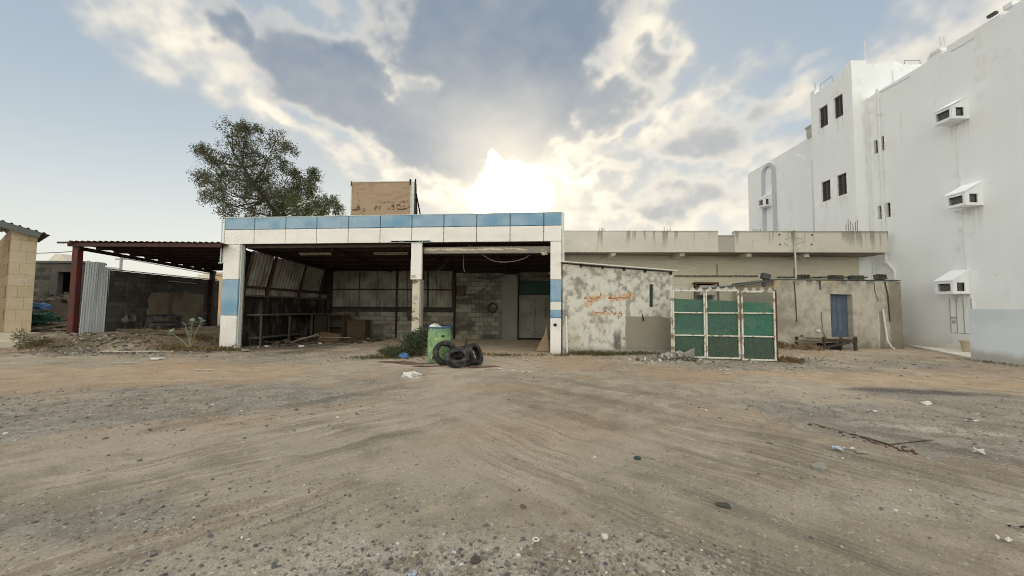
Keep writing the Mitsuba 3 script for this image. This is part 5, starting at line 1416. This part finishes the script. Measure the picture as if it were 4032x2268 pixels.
dark_l, lite_l = [], []
for zx, zy, r in CL:
    x = (600 + zx / 2.342) * .6389
    z_ = (400 + zy / 2.342) * .6389
    k = .00703
    ctr = np.array([(x - 1288) * 25 / 970.6 + .06, TYC, 1.5 + (770 - z_) * 25 / 970.6])
    R = r * k
    dy = tg.uniform(-2.2, 2.2) * (0.5 if r < 80 else 1)
    s = (TYC + dy) / TYC
    ctr = np.array([ctr[0] * s, TYC + dy, 1.5 + (ctr[2] - 1.5) * s])
    below = trunk[trunk[:, 2] < ctr[2] - .2]
    j = below[np.argmin(np.linalg.norm(below - ctr, axis=1))]
    mid = (j + ctr) / 2 + [0, 0, -.12 * np.linalg.norm(ctr - j)]
    limbs.append(tube([j, mid, ctr], .035 + .009 * np.linalg.norm(ctr - j), 5, .010))
    ntw = int(7 + 16 * R)
    for t in range(ntw):
        d = tg.normal(size=3)
        d /= np.linalg.norm(d)
        e = ctr + d * R * (0.35 + 0.75 * tg.random()) * [1, 1.15, 1]
        limbs.append(tube([ctr, (ctr + e) / 2 + [0, 0, .05], e], .012, 3, .004))
        n = int(tg.integers(30, 54) * (1.15 if zx > 1080 else .95))
        cs = e + tg.normal(size=(n, 3)) * (0.09 + .07 * R)
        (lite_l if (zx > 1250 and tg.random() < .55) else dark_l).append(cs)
part(tr, 'trunk', tube(trunk, [.28, .22, .14, .115, .09, .07, .05, .03], 10), 'm_bark', smooth=True)
stuffpart(tr, 'limbs', cat(limbs), 'm_bark')
part(tr, 'crown', leaves(np.vstack(dark_l), .125, tg), 'm_leaf')
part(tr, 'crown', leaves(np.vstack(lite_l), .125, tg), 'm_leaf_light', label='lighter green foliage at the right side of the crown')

# ------------------------------------------------------------------ barrel with its rubbish and the old tyres
BXY = np.array([-2.02, 10.86])
br = thing('barrel', 'scuffed green painted barrel standing in the yard in front of the middle pillar', 'barrel')
prof = [(0, .0), (.285, .0), (.300, .015), (.305, .05), (.312, .28), (.322, .29), (.326, .305), (.318, .32), (.320, .62), (.330, .635), (.330, .655), (.318, .67), (.312, .80), (.302, .93), (.296, .955)]
part(br, 'shell', lathe(prof, 40), 'm_barrel', smooth=35, M=move(BXY[0], BXY[1], gz(*BXY) - .01))
part(br, 'rim', lathe([(.296, .955), (.318, .96), (.322, .985), (.312, .992), (.295, .985), (.29, .95), (.286, .93), (0, .925)], 40), 'm_barrel_rim', smooth=35, M=move(BXY[0], BXY[1], gz(*BXY) - .01), label='blue rim and sunken lid of the green barrel')
for a, z, w, h in ((-62, .745, .085, .05), (-112, .15, .03, .075)):
    t = math.radians(a)
    c = np.array([math.cos(t), math.sin(t), 0])
    part(br, 'hole', xf(box(-w / 2, w / 2, 0, .02, -h / 2, h / 2), mat4(np.array([-c[1], c[0], 0]), c, (0, 0, 1), (BXY[0] + c[0] * .304, BXY[1] + c[1] * .304, z))), 'm_dark')
solo('plastic_bag', crumple(.15, .12, .075, 8), 'm_white_bag', 'white plastic bag stuffed into the top of the green barrel', 'bag', smooth=True, M=move(-2.14, 10.78, .99))


def tyre_mesh(R=.315, w=.105):
    pr = [(.62 * R, -.62 * w), (.66 * R, -.80 * w), (.78 * R, -1.0 * w), (.90 * R, -.98 * w), (.965 * R, -.86 * w)]
    for k in range(5):
        a = -.80 * w + k * .36 * w
        pr += [(R * (.995 if k in (0, 4) else 1), a), (R * (.995 if k in (0, 4) else 1), a + .22 * w)]
        if k < 4:
            pr += [(R * .972, a + .235 * w), (R * .972, a + .345 * w)]
    pr += [(.965 * R, .86 * w), (.90 * R, .98 * w), (.78 * R, 1.0 * w), (.66 * R, .80 * w), (.62 * R, .62 * w), (.645 * R, .55 * w), (.80 * R, .74 * w), (.92 * R, .7 * w), (.93 * R, -.7 * w), (.80 * R, -.74 * w), (.645 * R, -.55 * w), (.62 * R, -.62 * w)]
    return lathe(pr, 56)


def tyre(axis_, center, label, R=.315, w=.105):
    a = np.array(axis_, float)
    a /= np.linalg.norm(a)
    s = np.cross(a, [0, 0, 1.0])
    s /= np.linalg.norm(s)
    k = thing('tyre', label, 'tyre')
    M = mat4(s, np.cross(a, s), a, center)
    part(k, 'casing', tyre_mesh(R, w), 'm_rubber', smooth=40, M=M)
    part(k, 'bead', lathe([(.615 * R, .60 * w), (.625 * R, .68 * w), (.65 * R, .74 * w), (.645 * R, .6 * w), (.615 * R, .60 * w)], 40), 'm_rubber', smooth=True, M=M)
    return k


tyre((.50, -.80, .28), (-1.76, 10.32, .315), 'worn black tyre propped upright against the green barrel', .325, .10)
tyre((.02, -.50, .86), (-1.385, 9.98, .235), 'worn black tyre lying tilted in front of the others by the barrel', .305, .108)
tyre((.86, -.36, .36), (-.99, 10.36, .285), 'worn black tyre leaning at the right end of the tyre heap', .30, .105)
tyre((-.2, .35, .9), (-1.42, 10.66, .30), 'dusty black tyre half hidden at the back of the tyre heap', .29, .105)
tyre((.05, -.1, 1), (-1.30, 10.35, .09), 'black tyre lying flat at the bottom of the tyre heap', .30, .09)
for i, (z, lab) in enumerate(((.72, 'lower big black tyre lying flat in the dark of the carport'), (.98, 'upper big black tyre stacked in the dark of the carport'))):
    tyre((.05, -.05, 1), (-14.1, 15.75, z + .03), lab, .56, .13)
k = solo('bucket', cat([lathe([(0, 0), (.12, 0), (.16, .30), (.17, .31), (.15, .30), (.11, .02), (0, .02)], 18)]), 'm_block_dark_b', 'grey broken bucket tipped on its side near the dark block wall under the carport', 'bucket', M=move(-15.05, 15.05, .92) @ rot((0, 1, 0), 65))
solo('pink_scrap', crumple(.06, .05, .06, 17, 2), 'm_pink', 'small pink scrap of plastic beside the big tyres under the carport', 'litter', M=move(-14.25, 15.15, .56))

cl = []
for i, (x, y, rx, ry, a) in enumerate(((-2.65, 10.42, .45, .13, -4), (-2.2, 9.98, .36, .06, 6), (-.75, 10.05, .42, .09, 14), (-3.2, 10.75, .5, .14, 0))):
    g = np.linspace(0, 2 * math.pi, 22, endpoint=False)
    rr = 1 + .25 * np.sin(g * 3 + i) + .15 * np.sin(g * 7 + 2 * i)
    pts = np.stack([rx * rr * np.cos(g), ry * rr * np.sin(g)], 1)
    m = trimesh.creation.extrude_polygon(Polygon(pts), .012, engine='earcut')
    v, f = vf(xf(m, move(x, y, gz(x, y) + .006) @ rot((0, 0, 1), a)))
    v[:, 2] += .018 * np.sin(v[:, 0] * 9) * np.cos(v[:, 1] * 13)
    solo('cloth', (v, f), 'm_red_cloth', ('faded dark red cloth on the ground left of the barrel, the largest piece', 'dark red cloth tucked under the front of the barrel', 'strip of dark red cloth under the right end of the tyre heap', 'dusty red cloth near the weeds left of the barrel')[i], 'cloth')

# ------------------------------------------------------------------ plants
pg = np.random.default_rng(33)


def bush(name, label, category, blobs, n, size, m, stem_m='m_weed_stem', stems=14, seed=1):
    g = np.random.default_rng(seed)
    k = thing(name, label, category)
    pts, st = [], []
    for (x, y, z, rx, ry, rz, f) in blobs:
        c = int(n * f)
        d = g.normal(size=(c, 3))
        d /= np.linalg.norm(d, axis=1, keepdims=True)
        r = g.random((c, 1)) ** .45
        cl_ = d * r * [rx, ry, rz]
        cl_ += .12 * g.normal(size=(c, 3)) * [rx, ry, rz]
        cl_ += np.array([x, y, z])
        pts.append(cl_)
        for i in range(max(2, int(stems * f))):
            e = cl_[g.integers(len(cl_))]
            st.append(tube([(x + g.normal() * rx * .25, y + g.normal() * ry * .25, gz(x, y)), (np.array([x, y, z]) + e) / 2, e], .008, 4, .003))
    P = np.vstack(pts)
    P[:, 2] = np.maximum(P[:, 2], np.array([.03 + gz(a, b) for a, b in P[:, :2]]) + .05 * g.random(len(P)))
    part(k, 'foliage', leaves(P, size, g, -.3), m)
    part(k, 'stem', cat(st), stem_m)


bush('weed_bush', 'low green weed sprawling around the foot of the middle pillar beside the barrel', 'weed', [(-3.05, 12.3, .36, .45, .5, .40, 1.0), (-3.6, 11.9, .15, .5, .35, .16, .5), (-2.95, 12.6, .55, .35, .3, .32, .4)], 2600, .075, 'm_weed', seed=2)
bush('weed_bush', 'low dull green weeds at the foot of the tan house steps', 'weed', [(-15.9, 13.0, .2, .55, .3, .22, 1.0), (-16.6, 13.1, .45, .22, .2, .25, .3)], 900, .06, 'm_dry_green', seed=3)
bush('dead_bush', 'dry dark dead bush behind the tyre heap', 'bush', [(-1.28, 11.0, .52, .14, .14, .22, 1.0)], 140, .05, 'm_dry_grass', 'm_wood_dark', 26, seed=4)


def big_leaf(L, w):
    t = np.linspace(0, 1, 6)
    v, f = [], []
    for i, s in enumerate(t):
        ww = w * math.sin(math.pi * min(1, .08 + s * .94) ** .8) * .5
        z = -.25 * L * s * s
        v += [(-ww, s * L, z + .10 * w), (0, s * L, z), (ww, s * L, z + .10 * w)]
    for i in range(5):
        a = i * 3
        f += [[a, a + 1, a + 4], [a, a + 4, a + 3], [a + 1, a + 2, a + 5], [a + 1, a + 5, a + 4]]
    return np.array(v), np.array(f)


sb = thing('desert_shrub', 'pale blue green broad leaved desert shrub growing beside the left pillar', 'shrub')
base = np.array([-10.95, 13.25, gz(-10.95, 13.25)])
for i, (dx, dy, h) in enumerate(((-.62, -.1, .62), (-.02, .05, .98), (.42, -.1, 1.02), (.12, -.2, .60), (-.30, .1, .85))):
    tip = base + [dx, dy, h]
    part(sb, 'stem', tube([base, base + [dx * .35, dy * .4, h * .5], tip], .018, 6, .010), 'm_weed_stem')
    for j in range(7 if i != 4 else 2):
        a = j * 137.5 + i * 40
        part(sb, 'leaf', big_leaf(.19 * (1 - .05 * j), .135), 'm_calotropis', smooth=True, M=move(*(tip + [0, 0, -.03 * j])) @ rot((0, 0, 1), a) @ rot((1, 0, 0), 55 - 9 * j))


def blades(centers, h, w, g, spread=.5):
    n = len(centers)
    d = g.normal(size=(n, 3)) * [spread, spread, 0] + [0, 0, 1]
    d /= np.linalg.norm(d, axis=1, keepdims=True)
    s = np.cross(d, g.normal(size=(n, 3)))
    s /= np.linalg.norm(s, axis=1, keepdims=True)
    hh = h * (.5 + g.random((n, 1)))
    droop = g.normal(size=(n, 3)) * [.3, .3, 0] * hh
    v = np.stack([centers - s * w, centers + s * w, centers + d * hh * .6 + s * w * .7, centers + d * hh + droop - [0, 0, .1] * hh], 1).reshape(-1, 3)
    q = np.arange(n)[:, None] * 4
    return v, np.vstack([q + [0, 1, 2], q + [0, 2, 3]])


def grass(patches, seed):
    g = np.random.default_rng(seed)
    P = []
    for x, y, rx, ry, n in patches:
        c = g.normal(size=(n, 2)) * [rx * .5, ry * .5] + [x, y]
        P.append(np.column_stack([c, ground_z(c[:, 0], c[:, 1]) - .01]))
    return np.vstack(P), g


P, g = grass([(-13.9, 15.3, 1.5, .7, 420), (-12.3, 15.2, 1.6, .6, 260), (-11.0, 13.2, .8, .4, 300), (-10.1, 13.35, .6, .3, 200), (-15.5, 12.9, 1.0, .4, 160), (-13.8, 13.4, 1.6, .4, 60), (-11.9, 13.3, 1.0, .4, 90)], 5)
solo('dry_grass', blades(P, .15, .005, g), 'm_dry_grass', 'dry brown grass over the bank of dirt around the carport', 'grass', kind='stuff')
P, g = grass([(2.6, 12.55, 1.3, .22, 900), (4.0, 12.6, .9, .15, 260), (-.2, 12.5, 1.0, .3, 200), (-4.0, 11.6, .9, .35, 420), (-9.4, 13.2, .8, .3, 150)], 6)
solo('dry_grass', blades(P, .10, .006, g, .8), 'm_dry_green', 'thin withered grass along the foot of the grey shed and the pillars', 'grass', kind='stuff')
P, g = grass([(8.35, 11.75, .45, .4, 420), (10.2, 15.2, .8, .5, 350), (10.9, 14.6, .9, .4, 260)], 8)
solo('dry_grass', blades(P, .15, .006, g, .8), 'm_dry_grass', 'dry grass tufts beside the right gate post and the bench', 'grass', kind='stuff')
P, g = grass([(14.2, 10.6, .4, 1.8, 160), (14.3, 11.6, .2, .5, 60)], 9)
solo('dry_grass', blades(P, .08, .005, g, .8), 'm_dry_green', 'sparse weeds along the foot of the pale blue wall', 'grass', kind='stuff')

# ------------------------------------------------------------------ rubble and litter in the yard
rp = thing('rubble_pile', 'heap of broken grey concrete and pale chips at the left foot of the gate', 'rubble pile')
for i in range(130):
    a, d = rnd.uniform(0, 6.28), abs(rnd.gauss(0, .5))
    x, y = 4.72 + d * math.cos(a) * 1.25, 11.62 + d * math.sin(a) * .55
    z = gz(x, y) + max(0, .22 * math.exp(-((x - 5.0) / .55) ** 2 - ((y - 11.75) / .35) ** 2))
    part(rp, 'lump', xf(chunk(rnd.uniform(.025, .10), 600 + i, .55), move(x, y, z) @ rot((rnd.random(), rnd.random(), 1), rnd.uniform(0, 360))), rnd.choice(['m_rubble', 'm_rubble', 'm_rubble', 'm_rubble_pale', 'm_rubble_brown']))
solo('concrete_lump', cat([xf(chunk(.24, 777, .8), move(0, 0, .16)), xf(chunk(.2, 778, .6), move(-.28, .05, .12))]), 'm_rubble', 'big rounded lump of broken concrete leaning on the left gate leaf', 'concrete lump', M=move(5.32, 11.66, .05))

lp = thing('rubble_pile', 'long spill of grey and pale rubble down the bank in front of the carport', 'rubble pile')
for i in range(300):
    x = rnd.gauss(-13.4, 1.5)
    y = rnd.gauss(12.95, .45) - .12 * (x + 13)
    part(lp, 'lump', xf(chunk(rnd.uniform(.03, .13) * (.7 if i % 3 else 1), 1000 + i, .45), move(x, y, gz(x, y) + .01) @ rot((rnd.random() * .4, rnd.random() * .4, 1), rnd.uniform(0, 360))), rnd.choice(['m_rubble', 'm_rubble', 'm_block_dark_b', 'm_rubble_brown', 'm_rubble_brown', 'm_block_dark_b', 'm_rubble']))


def stonelike(name, x, y, r, label, m='m_rubble', category='stone', fl=.6, seed=0):
    solo(name, xf(chunk(r, 2000 + seed, fl), move(x, y, gz(x, y) + r * fl * .45) @ rot((0, 0, 1), seed * 47)), m, label, category)


stonelike('stone', 2.94, 3.76, .085, 'grey brown stone lying alone in the near yard right of centre', 'm_rubble', seed=1)
stonelike('stone', 3.72, 4.18, .075, 'flat grey stone beside the blue and white scrap', 'm_rubble', fl=.4, seed=2)
stonelike('stone', 1.62, 3.02, .05, 'dark lump of tar in the right middle of the yard', 'm_block_dark', seed=3)
stonelike('stone', 4.2, 2.35, .06, 'grey stone close to the camera near the lower right corner', 'm_rubble', seed=4)
stonelike('stone', .10, 3.02, .030, 'small pale brown stone in the middle of the near yard', 'm_rubble_brown', seed=5)
stonelike('stone', .86, 4.05, .035, 'small white pebble right of the middle of the yard', 'm_rubble_pale', seed=6)
stonelike('stone', .62, 2.62, .035, 'white pebble at the right edge of the near gravel patch', 'm_rubble_pale', seed=7)
stonelike('stone', 6.75, 6.35, .09, 'pale stone on the edge of the dark gravel at the right', 'm_rubble_pale', seed=8)
stonelike('stone', -8.85, 12.95, .17, 'pale lump of concrete on the ground left of the left pillar', 'm_rubble', fl=.5, seed=9)
stonelike('stone', -9.9, 10.9, .2, 'flat pale piece of rubble at the edge of the orange sand', 'm_rubble_pale', fl=.25, seed=10)
stonelike('stone', 6.15, 11.15, .11, 'grey lump of rubble on the ground in front of the right gate leaf', 'm_rubble', fl=.5, seed=11)
stonelike('stone', 5.5, 10.95, .13, 'grey lump of rubble on the ground in front of the middle gate leaf', 'm_rubble', fl=.5, seed=12)


def scrap(name, x, y, l, w, a, label, m='m_litter', category='litter', bend=.03):
    l, w, bend = l * .72, w * .7, bend * .6
    n = 6
    s = np.linspace(-l / 2, l / 2, n)
    v = []
    for i, q in enumerate(s):
        for sd in (-1, 1):
            v.append((q, sd * w / 2 * (1 - .3 * math.sin(i * 2.1 + sd)), .006 + bend * (0.5 + .5 * math.sin(i * 1.7 + sd))))
    f = []
    for i in range(n - 1):
        f += [[2 * i, 2 * i + 2, 2 * i + 3], [2 * i, 2 * i + 3, 2 * i + 1]]
    solo(name, (np.array(v), np.array(f)), m, label, category, M=move(x, y, gz(x, y) + .004) @ rot((0, 0, 1), a))


solo('plastic_bag', crumple(.23, .15, .10, 22, 4), 'm_white_bag', 'crumpled white and grey plastic bag lying in the open yard left of centre', 'bag', smooth=True, M=move(-2.16, 8.45, gz(-2.16, 8.45) + .02))
solo('plastic_bag', crumple(.16, .12, .12, 25, 4), 'm_blue_bag', 'crumpled blue plastic bag beside the weeds at the middle pillar', 'bag', smooth=True, M=move(-3.28, 11.75, gz(-3.28, 11.75) + .05))
scrap('wood_strip', -.42, 9.65, .75, .035, 4, 'thin pale wooden strip lying right of the tyre heap', 'm_litter', 'strip')
scrap('wood_strip', -.05, 9.35, .5, .045, -8, 'shorter pale strip right of the tyre heap, nearer the camera', 'm_litter', 'strip')
scrap('paper_scrap', .42, 11.35, .2, .12, 12, 'white scrap of paper near the right pillar opening')
scrap('paper_scrap', .38, 9.2, .36, .09, 15, 'forked white scrap on the open ground right of the tyres')
scrap('paper_scrap', -.75, 9.5, .22, .08, -12, 'white scrap just in front of the right tyre')
scrap('paper_scrap', 5.35, 9.75, .34, .07, -4, 'long white scrap in front of the gate')
scrap('paper_scrap', 5.1, 9.2, .16, .12, 20, 'small white scrap in front of the gate, nearest the camera')
scrap('paper_scrap', 7.0, 11.25, .26, .14, 5, 'crumpled white scrap at the foot of the right gate leaf', bend=.06)
scrap('plastic_scrap', 3.52, 4.25, .10, .13, 70, 'pale blue plastic scrap in the right of the near yard', 'm_blue_scrap', bend=.07)
scrap('plastic_scrap', 3.66, 4.26, .17, .035, -8, 'thin white plastic strip joined to the pale blue scrap')
scrap('paper_scrap', 4.97, 4.18, .09, .11, 40, 'small white crumpled cup at the right of the near yard', bend=.09)
scrap('paper_scrap', 3.25, 2.62, .10, .05, -30, 'white scrap lying beside a dark twig at the lower right', bend=.04)
scrap('twig', 3.52, 2.76, .17, .02, -8, 'short dark twig at the lower right of the yard', 'm_dark', 'twig', .02)
scrap('paper_scrap', 5.4, 5.85, .17, .06, -28, 'white strip of litter on the dark gravel at the right', bend=.03)
scrap('paper_scrap', 6.35, 5.4, .22, .05, -20, 'larger white strip of litter on the dark gravel at the right', bend=.03)
scrap('plastic_scrap', -.545, 2.24, .065, .045, 30, 'small pale blue plastic scrap in the gravel at the bottom of the picture', 'm_blue_scrap', bend=.02)
scrap('paper_scrap', -7.2, 9.1, .5, .10, 8, 'pale flattened scrap on the sand at the left', bend=.02)
scrap('paper_scrap', -10.1, 10.2, .8, .1, 6, 'long pale flattened scrap on the orange sand at the far left', bend=.02)
solo('bottle_cap', lathe([(0, .012), (.03, .012), (.034, 0), (.036, .008), (.028, .018), (0, .016)], 20), 'm_green_dark', 'round dark green cap lying on the bare ground right of centre', 'cap', M=move(1.28, 3.98, gz(1.28, 3.98) + .005))
solo('jar_lid', lathe([(0, .016), (.026, .012), (.030, 0), (.032, .010), (.024, .017), (0, .016)], 24), 'm_block_dark_b', 'round grey lid sunk in the gravel near the bottom centre of the picture', 'lid', M=move(-.205, 2.40, gz(-.205, 2.40) + .006))
solo('ring', lathe([(.018, 0), (.026, .004), (.018, .010), (.012, .004), (.018, 0)], 18), 'm_litter', 'small white plastic ring in the gravel right of the grey lid', 'ring', M=move(.17, 2.62, gz(.17, 2.62) + .008))
solo('hose', tube([(-12.9, 12.28, gz(-12.9, 12.28) + .03), (-12.5, 12.05, .09), (-11.9, 12.05, .09), (-11.2, 12.25, .08), (-10.8, 12.42, .06)], .014, 6), 'm_litter', 'curved white plastic pipe lying at the foot of the rubble bank', 'pipe')
k = thing('metal_plate', 'thin rusty metal plate lying flat on the ground at the right', 'metal plate')
px_ = [(4.02, 5.25), (4.95, 5.35), (4.98, 4.62), (4.28, 4.45)]
put(k, trimesh.creation.extrude_polygon(Polygon(px_), .007, engine='earcut'), 'm_ground', M=move(0, 0, gz(4.5, 4.9) + .004))
q = []
for i in range(45):
    t = rnd.random() ** .6
    x, y = 3.98 + .32 * t + rnd.gauss(0, .05), 5.10 - .75 * t + rnd.gauss(-.03, .09)
    q.append(xf(chunk(rnd.uniform(.012, .035), 3000 + i, .5), move(x, y, gz(x, y) + .006)))
solo('rust_flakes', cat(q), 'm_rust', 'rust flakes along the near edge of the metal plate', 'rust', kind='stuff')

# gravel: loose stones, thick in the foreground and in the dark drifts, each too small to single out
gg = np.random.default_rng(77)
base_v, base_f = np.array(ICO0.vertices), np.array(ICO0.faces)
fields = [(-.3, 2.3, 1.5, .34, 4200, .002, .019), (-1.6, 2.7, 1.2, .5, 1500, .002, .014), (.8, 2.4, .8, .3, 1000, .002, .015), (0, 3.6, 3.2, 1.0, 420, .003, .014), (-5.8, 5.7, 3.2, 1.2, 3000, .006, .026), (-2.6, 2.85, 1.7, .5, 1500, .003, .016), (3.5, 3.2, 1.6, .9, 600, .004, .016), (6.0, 6.0, 2.8, 1.5, 1500, .006, .024),
          (5.5, 10.6, 3.2, .9, 1300, .008, .035), (8.2, 12.2, 3, 1.6, 1200, .008, .04), (-12.8, 12.3, 3.0, .7, 1100, .012, .05), (-6, 11.8, 4.5, 1.1, 700, .008, .035), (0, 8.0, 9, 3.0, 600, .006, .024), (2.5, 12.0, 1.6, .5, 350, .01, .035), (-6.5, 15.5, 3, 1.8, 350, .01, .04), (12.5, 11.5, 3, 2, 500, .008, .03)]
VV, FF, CC, n0 = [], [], [], 0
pal = np.array([(.17, .16, .15), (.25, .225, .195), (.33, .295, .25), (.115, .11, .115), (.40, .365, .315), (.28, .235, .19), (.60, .58, .54)])
pw = np.array([.22, .24, .20, .12, .12, .08, .02])
for x, y, rx, ry, n, r0, r1 in fields:
    px, py = gg.normal(x, rx * .62, n), gg.normal(y, ry * .62, n)
    ok = (py > 1.2)
    px, py = px[ok], py[ok]
    n = len(px)
    rr = r0 + (r1 - r0) * gg.random(n) ** 4.6
    pzz = ground_z(px, py)
    th_ = gg.random(n) * 6.28
    sc_ = np.stack([.7 + .7 * gg.random(n), .6 + .5 * gg.random(n), .4 + .4 * gg.random(n)], 1) * rr[:, None]
    v = base_v[None] * (0.8 + .4 * gg.random((n, 12, 1))) * sc_[:, None]
    c, s = np.cos(th_)[:, None], np.sin(th_)[:, None]
    v = np.stack([v[..., 0] * c - v[..., 1] * s, v[..., 0] * s + v[..., 1] * c, v[..., 2]], -1)
    v = v + np.stack([px, py, pzz + rr * .18], 1)[:, None]
    col = pal[gg.choice(len(pal), n, p=pw)] * (.8 + .4 * gg.random((n, 1)))
    VV.append(v.reshape(-1, 3))
    CC.append(np.repeat(col, 12, 0))
    FF.append((base_f[None] + (np.arange(n) * 12)[:, None, None]).reshape(-1, 3) + n0)
    n0 += n * 12
VV, FF, CC = np.vstack(VV), np.vstack(FF), np.vstack(CC)
solo('gravel', (VV, FF), 'm_stones', 'loose gravel and pebbles scattered over the yard', 'gravel', kind='stuff', color=CC)

# ------------------------------------------------------------------ far things
fh = thing('far_house', 'distant pale house with a stepped parapet seen between the tan house and the red post', 'house')
part(fh, 'wall', box(-150, -137.2, 120, 135, -1, 14.7), 'm_far_white')
for i, (x0, x1, z) in enumerate(((-146, -138, 15.4), (-145, -139.4, 16.1), (-144.3, -140.3, 16.8), (-143.6, -141, 17.5))):
    part(fh, 'parapet', box(x0, x1, 120.2, 124, 14.7, z), 'm_far_white')
part(fh, 'tank', box(-138.4, -137.6, 120.5, 122, 14.7, 15.3), 'm_far_white')
fh = thing('far_house', 'distant tan house glimpsed behind the rear post of the carport', 'house')
part(fh, 'wall', box(-31.5, -25, 40, 46, -1, 4.9), 'm_far_tan')
part(fh, 'parapet', box(-31.6, -24.9, 39.9, 46.1, 4.9, 5.1), 'm_far_white')
fh = thing('far_house', 'distant white house just above the block wall of the carport', 'house')
part(fh, 'wall', box(-57.2, -54, 70, 76, -1, 7.3), 'm_far_white')
part(fh, 'roof_hut', box(-56.6, -55.2, 70.5, 73, 7.3, 8.0), 'm_far_white')
pl_ = thing('utility_pole', 'thin pole far behind the dark block wall of the carport', 'pole')
part(pl_, 'shaft', tube([(-33.6, 33, 0), (-33.6, 33, 5.9)], .10, 8), 'm_grey_pipe')
part(pl_, 'crossarm', box(-34.1, -33.2, 32.95, 33.05, 5.45, 5.55), 'm_grey_pipe')
solo('power_line', tube([(-60 + 2.64 * i, 33, 6.5 - .7 * (1 - ((i - 5) / 5) ** 2)) for i in range(11)], .03, 4), 'm_cable', 'power line sagging between the tan house and the pole', 'wire')
solo('power_line', tube([(-33.6, 33, 5.6), (-22.2, 33.5, 3.6)], .03, 4), 'm_cable', 'guy wire slanting down to the right from the pole', 'wire')
